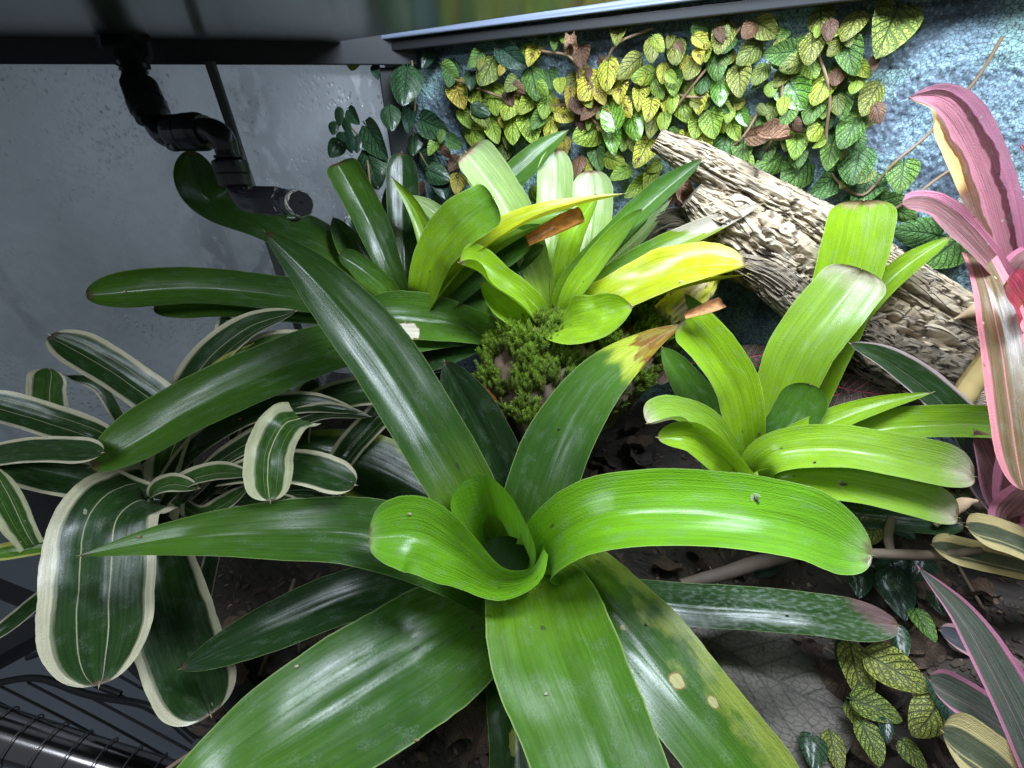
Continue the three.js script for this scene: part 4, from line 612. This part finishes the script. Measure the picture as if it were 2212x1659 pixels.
// ---------------------------------------------------------------- mist nozzle
{
  const t = thing('mist_nozzle', 'black plastic mist nozzle on jointed elbows hanging from the lid', 'nozzle', P(272, 100, 0.235));
  const bp = new THREE.MeshPhysicalMaterial({ color: new THREE.Color(0.016, 0.016, 0.019), roughness: 0.24 });
  const turn = (prof, a, b, k = 28) => { const L = a.distanceTo(b), g = toCreasedNormals(new THREE.LatheGeometry(prof.map(([r, s]) => new THREE.Vector2(Math.max(r, 0.0001), s * L)), k), 0.5); g.applyQuaternion(new THREE.Quaternion().setFromUnitVectors(UP, b.clone().sub(a).normalize())); return g.translate(a.x, a.y, a.z); };
  const p = (x, y, d) => P(x, y, d), R = (px, d = 0.235) => rpx(px * 0.88, d);
  part('mounting_nut', turn([[0, 0], [R(62), 0], [R(62), 0.35], [R(56), 0.4], [R(50), 0.45], [R(50), 0.95], [R(40), 1], [0, 1]], p(266, 78, 0.238), p(276, 128, 0.238), 6), bp, t);
  part('hose_barb', turn([[0, 0], [R(30), 0], [R(30), 0.22], [R(22), 0.25], [R(30), 0.45], [R(24), 0.5], [R(31), 0.72], [R(26), 0.76], [R(33), 1], [0, 1]], p(280, 122, 0.238), p(300, 190, 0.242)), bp, t);
  const col = part('collar', turn([[0, 0], [R(37), 0], [R(40), 0.06], [R(42), 0.45], [R(38), 0.47], [R(38), 0.52], [R(44), 0.54], [R(43), 0.78], [R(40), 0.8], [R(38), 1], [0, 1]], p(298, 176, 0.242), p(333, 262, 0.246)), bp, t);
  part('elbow', ribbonTube([p(326, 240, 0.246), p(338, 272, 0.247), p(358, 292, 0.243), p(390, 288, 0.237), p(410, 284, 0.234)], [26, 27, 28, 27, 27].map((r) => R(r)), 30, 20), bp, t);
  part('collar', turn([[0, 0], [R(36), 0], [R(40), 0.1], [R(40), 0.4], [R(37), 0.43], [R(41), 0.48], [R(41), 0.8], [R(36), 0.86], [R(34), 1], [0, 1]], p(376, 288, 0.239), p(448, 284, 0.228)), bp, t);
  part('elbow', ribbonTube([p(436, 284, 0.229), p(462, 284, 0.225), p(482, 300, 0.224), p(490, 325, 0.226), p(496, 352, 0.229)], [27, 28, 29, 26, 24].map((r) => R(r, 0.226)), 30, 20), bp, t);
  part('collar', turn([[0, 0], [R(25), 0], [R(25), 0.12], [R(31), 0.14], [R(31), 0.2], [R(27), 0.22], [R(37), 0.28], [R(39), 0.34], [R(39), 0.62], [R(37), 0.64], [R(38), 0.66], [R(37), 0.96], [R(33), 1], [0, 1]], p(490, 325, 0.226), p(511, 402, 0.233)), bp, t);
  part('elbow', ribbonTube([p(509, 390, 0.233), p(516, 414, 0.233), p(532, 432, 0.228), p(556, 434, 0.221), p(580, 434, 0.215)], [25, 26, 27, 26, 24].map((r) => R(r, 0.228)), 30, 20), bp, t);
  const hn = part('hex_nut', turn([[0, 0], [R(27, 0.212), 0], [R(36, 0.212), 0.08], [R(36, 0.212), 0.95], [R(33, 0.212), 1], [0, 1]], p(560, 434, 0.219), p(614, 437, 0.204), 6), bp, t);
  part('hex_nut', turn([[0, 0], [R(28, 0.2), 0], [R(34, 0.2), 0.2], [R(34, 0.2), 0.8], [R(29, 0.2), 1], [0, 1]], p(611, 437, 0.205), p(632, 438, 0.199), 6), bp, t);
  const tipP = part('nozzle_tip', turn([[0, 0], [R(29, 0.197), 0], [R(31, 0.197), 0.3], [R(31, 0.197), 0.85], [R(28, 0.197), 1], [R(6, 0.197), 1], [R(4, 0.197), 0.95], [0, 0.95]], p(628, 438, 0.2), p(650, 440, 0.193)), bp, t);
  const crust = new THREE.MeshStandardMaterial({ map: tex(128, 64, (u, v) => mix3([0.03, 0.03, 0.03], [0.5, 0.48, 0.42], ss(fbm(u * 16, v * 6, 3, 4), -0.08, 0.16))), roughness: 0.9 });
  part('lime_crust', turn([[R(35, 0.205), 0], [R(37, 0.205), 0.3], [R(36.5, 0.205), 0.7], [R(33, 0.205), 1]], p(606, 436.6, 0.2065), p(615, 437, 0.2037), 6), crust, hn);
  part('lime_crust', turn([[R(31, 0.196), 0], [R(32.2, 0.196), 0.4], [R(31.6, 0.196), 0.8], [R(28, 0.196), 1]], p(643, 439.4, 0.1952), p(650.5, 440, 0.1928)), crust, tipP);
  const water = new THREE.MeshPhysicalMaterial({ color: 0xffffff, roughness: 0.02, transmission: 1, thickness: 0.004, ior: 1.33 });
  part('water_drop', new THREE.SphereGeometry(1, 20, 14).scale(R(20), R(12), R(18)).translate(...P(378, 316, 0.238).toArray()), water, t);
  part('water_drop', new THREE.SphereGeometry(1, 20, 14).scale(R(17, 0.2), R(10, 0.2), R(15, 0.2)).translate(...P(636, 470, 0.199).toArray()), water, t);
}
// ---------------------------------------------------------------- litter
{
  const litterBump = tex(256, 256, (u, v) => { const s = Math.abs(u * 2 - 1), a = (v - 0.35 * s) * 8, lat = Math.abs(a - Math.round(a)), w = worley(u * 26 + 3, v * 26); return ss(lat, 0, 0.1) * 0.5 + 0.4 * ss(w[1] - w[0], 0, 0.2); }, false);
  const lm = (c, d, sd, sk) => new THREE.MeshStandardMaterial({ map: tex(256, 256, (u, v) => { const s = Math.abs(u * 2 - 1), a = (v - 0.35 * s) * 8, lat = Math.abs(a - Math.round(a)), w = worley(u * 26 + sd, v * 26), k = fbm(u * 5, v * 5, sd, 4); let q = mix3(c, d, clamp(0.5 + k * 1.3, 0, 1)); if (sk) q = mix3(q, c.map((z) => z * 0.45), (1 - ss(w[1] - w[0], 0.02, 0.12)) * 0.7); return mix3(q, c.map((z) => z * 0.35), Math.max(1 - ss(lat, 0.02, 0.07), 1 - ss(s, 0.01, 0.05)) * 0.5); }), bumpMap: litterBump, bumpScale: 0.0008, roughness: 0.8, side: THREE.DoubleSide });
  const big = thing('dead_leaf', 'large grey-brown veined dead leaf lying flat in the litter at the lower right', 'leaf', groundHit(1690, 1480, 0.008));
  part('blade', leafGeo({ pts: [groundHit(1450, 1340, 0.004), groundHit(1560, 1400, 0.02), groundHit(1700, 1480, 0.022), groundHit(1850, 1560, 0.008)], w: 260, chan: -0.12, prof: 'q', nib: 0, n: 40, m: 24, wave: 0.14, ref: 1 }), lm([0.06, 0.052, 0.044], [0.13, 0.112, 0.095], 3, 1), big);
  const mats = [lm([0.022, 0.013, 0.009], [0.055, 0.033, 0.02], 5), lm([0.05, 0.026, 0.015], [0.09, 0.05, 0.028], 7), lm([0.022, 0.019, 0.016], [0.06, 0.05, 0.042], 9), lm([0.07, 0.042, 0.026], [0.13, 0.085, 0.055], 12, 1)];
  const geos = [0, 1, 2, 3, 4].map((q) => leafGeo({ pts: [V(0, 0, 0), V(0.3, 0.06 + 0.04 * q, 0.02 * q), V(0.65, 0.08, 0), V(1, -0.02 * q, 0.04)].map((v) => v.add(camera.position).addScaledVector(AXF, 1)), w: 420 + 60 * q, chan: [0.5, -0.4, 0.8, 0.25, -0.6][q], prof: 'q', nib: 0, n: 18, m: 12, wave: 0.3, ref: 1 }));
  geos.forEach((g) => { const o = camera.position.clone().addScaledVector(AXF, 1); g.translate(-o.x - 0.5, -o.y, -o.z); });
  for (let i = 0; i < 120; i++) {
    const [x, y] = i < 40 ? [rr(430, 1080), rr(1230, 1640)] : i < 88 ? [rr(1380, 2160), rr(1180, 1640)] : i < 104 ? [rr(1300, 1560), rr(900, 1060)] : [rr(1900, 2200), rr(740, 1120)], p = groundHit(x, y, rr(0.003, 0.009));
    const m = new THREE.Mesh(geos[i % 5], mats[(i * 3) % 4]); m.name = numbered('dead_leaf'); const s = rr(0.012, 0.03); m.scale.set(s, s, s * rr(0.7, 1.2)); m.rotation.set(rr(-0.5, 0.5), rr(0, 6.3), rr(-0.5, 0.5)); m.position.copy(p); m.castShadow = m.receiveShadow = true;
    const tone = ['dark brown', 'reddish brown', 'grey-brown', 'tan'][(i * 3) % 4], where = i < 40 ? 'under the big leaves at the lower left' : i < 88 ? 'in the litter at the lower right' : i < 104 ? 'in the dark gap right of the mossy stump' : 'below the pink bromeliad at the right';
    scene.add(tag(m, tone + ' dead leaf lying ' + where, 'leaf', tone + ' dead leaves ' + where));
  }
  {
    const g = new THREE.IcosahedronGeometry(1, 0), N = 5200, im = new THREE.InstancedMesh(g, new THREE.MeshStandardMaterial({ color: 0xffffff, roughness: 0.9, flatShading: true }), N), q = new THREE.Quaternion();
    for (let i = 0; i < N; i++) { const p = groundHit(rr(420, 2212), rr(880, 1655), 0.0005), s = 0.0006 + 0.0022 * Math.pow(rnd(), 3); q.setFromEuler(new THREE.Euler(rr(-0.5, 0.5), rr(0, 6.3), rr(-0.5, 0.5))); im.setMatrixAt(i, new THREE.Matrix4().compose(p, q, V(s * rr(0.6, 2.6), s * rr(0.3, 0.8), s))); const k = rr(0.4, 1.5) * (rnd() < 0.06 ? 2.6 : 1); im.setColorAt(i, new THREE.Color(0.05 * k, 0.034 * k, 0.023 * k)); }
    im.name = 'bark_crumbs'; im.userData.kind = 'stuff'; im.userData.label = 'dark bark crumbs and soil bits scattered over the ground'; im.userData.category = 'litter'; im.receiveShadow = im.castShadow = true; scene.add(im);
  }
  const tw = new THREE.MeshStandardMaterial({ color: new THREE.Color(0.12, 0.085, 0.055), roughness: 0.85 });
  for (let i = 0; i < 22; i++) { const [x, y] = i < 10 ? [rr(450, 1050), rr(1250, 1620)] : [rr(1400, 2150), rr(1180, 1640)], a = rr(0, 6.3), L = rr(0.02, 0.06), p = groundHit(x, y, 0.006), q = p.clone().add(V(Math.cos(a) * L, rr(0, 0.012), Math.sin(a) * L)); const m = part('twig', tube([p, p.clone().lerp(q, 0.5).add(V(rr(-0.004, 0.004), rr(0, 0.004), rr(-0.004, 0.004))), q], rr(0.0006, 0.0013), 12, 5), tw, scene); const where = i < 10 ? 'under the big leaves at the lower left' : 'in the litter at the lower right'; tag(m, 'thin brown twig lying ' + where, 'twig', 'twigs ' + where); }
}

// ---------------------------------------------------------------- specks and small insects on the leaves
{
  const ray = new THREE.Raycaster(); scene.updateMatrixWorld(true);
  const land = (x, y) => { ray.set(camera.position, P(x, y, 1).sub(camera.position).normalize()); const h = ray.intersectObjects(scene.children.filter((o) => /bromeliad|spider/.test(o.name)), true)[0]; return h && { p: h.point, n: h.face.normal.clone().multiplyScalar(h.face.normal.dot(camera.position.clone().sub(h.point)) < 0 ? -1 : 1) }; };
  const dark = new THREE.MeshStandardMaterial({ color: new THREE.Color(0.02, 0.017, 0.013), roughness: 0.6 }), wing = new THREE.MeshPhysicalMaterial({ color: new THREE.Color(0.22, 0.2, 0.14), roughness: 0.7, transparent: true, opacity: 0.35, side: THREE.DoubleSide });
  for (const [x, y, a, la] of [[1632, 1078, 0.4, 'small dead gnat with spread wings on the big right-hand cup leaf'], [1820, 1046, 1.4, 'small dead fly on the lower right leaf of the lime bromeliad']]) {
    const h = land(x, y); if (!h) continue;
    const t = thing('gnat', la, 'insect', h.p), q = new THREE.Quaternion().setFromUnitVectors(UP, h.n).multiply(new THREE.Quaternion().setFromAxisAngle(UP, a)), put = (name, g, m) => { g.applyQuaternion(q); g.translate(h.p.x, h.p.y, h.p.z); part(name, g, m, t); };
    put('body', mergeGeometries([new THREE.SphereGeometry(1, 10, 8).scale(0.0006, 0.0005, 0.0014).translate(0, 0.0006, 0), new THREE.SphereGeometry(0.0005, 8, 6).translate(0, 0.0006, 0.0016)]), dark);
    for (const s of [-1, 1]) put('wing', new THREE.CircleGeometry(1, 12).scale(0.0007, 0.0017, 1).rotateX(-Math.PI / 2).rotateY(s * 0.7).translate(s * 0.0013, 0.0008, -0.0012), wing);
    for (let k = 0; k < 6; k++) { const s = k % 2 ? 1 : -1, z = (Math.floor(k / 2) - 1) * 0.0007; put('leg', new THREE.CylinderGeometry(0.00007, 0.00005, 0.0016, 4).rotateZ(s * 1.0).translate(s * 0.0008, 0.0003, z), dark); }
  }
  const cr = [dark, new THREE.MeshStandardMaterial({ color: new THREE.Color(0.26, 0.23, 0.16), roughness: 0.9 }), new THREE.MeshStandardMaterial({ color: new THREE.Color(0.16, 0.10, 0.05), roughness: 0.9 })];
  const spots = [[1208, 926, 'on the brown-tipped main leaf'], [885, 1110, 'on the broad lip of the cup leaf'], [740, 930, 'on the long upper-left main leaf'], [1395, 1350, 'on the yellowed lower right leaf'], [640, 1440, 'on the huge lower left leaf'], [900, 1600, 'near the lower edge of the huge lower left leaf'], [1640, 935, 'on the lime bromeliad near its cup'], [1470, 610, 'on the yellow leaf of the log bromeliad'], [520, 905, 'on the arching light green leaf above the striped plant'], [1700, 1330, 'on the dusty right-hand leaf'], [1180, 1500, 'on the bottom centre leaf'], [300, 1160, 'on the pointed left main leaf'], [1760, 1000, 'on the rose-tipped lime leaf'], [270, 630, 'on the leaf before the misted pane']];
  spots.forEach(([x, y, la], i) => {
    const h = land(x, y); if (!h) return; const g = new THREE.IcosahedronGeometry(0.0007, 1), a = g.attributes.position;
    for (let k = 0; k < a.count; k++) { const f = 1 + 0.7 * n3(a.getX(k) * 1400 + i, a.getY(k) * 1400, a.getZ(k) * 1400); a.setXYZ(k, a.getX(k) * f * (1 + (i % 3) * 0.3), a.getY(k) * f, a.getZ(k) * f * 0.7); }
    g.computeVertexNormals(); g.translate(h.p.x + h.n.x * 0.0004, h.p.y + h.n.y * 0.0004, h.p.z + h.n.z * 0.0004);
    tag(part('crumb', g, cr[i % 3], scene), ['dark', 'pale', 'brown'][i % 3] + ' crumb of debris ' + la, 'crumb');
  });
}
renderer.render(scene, camera);
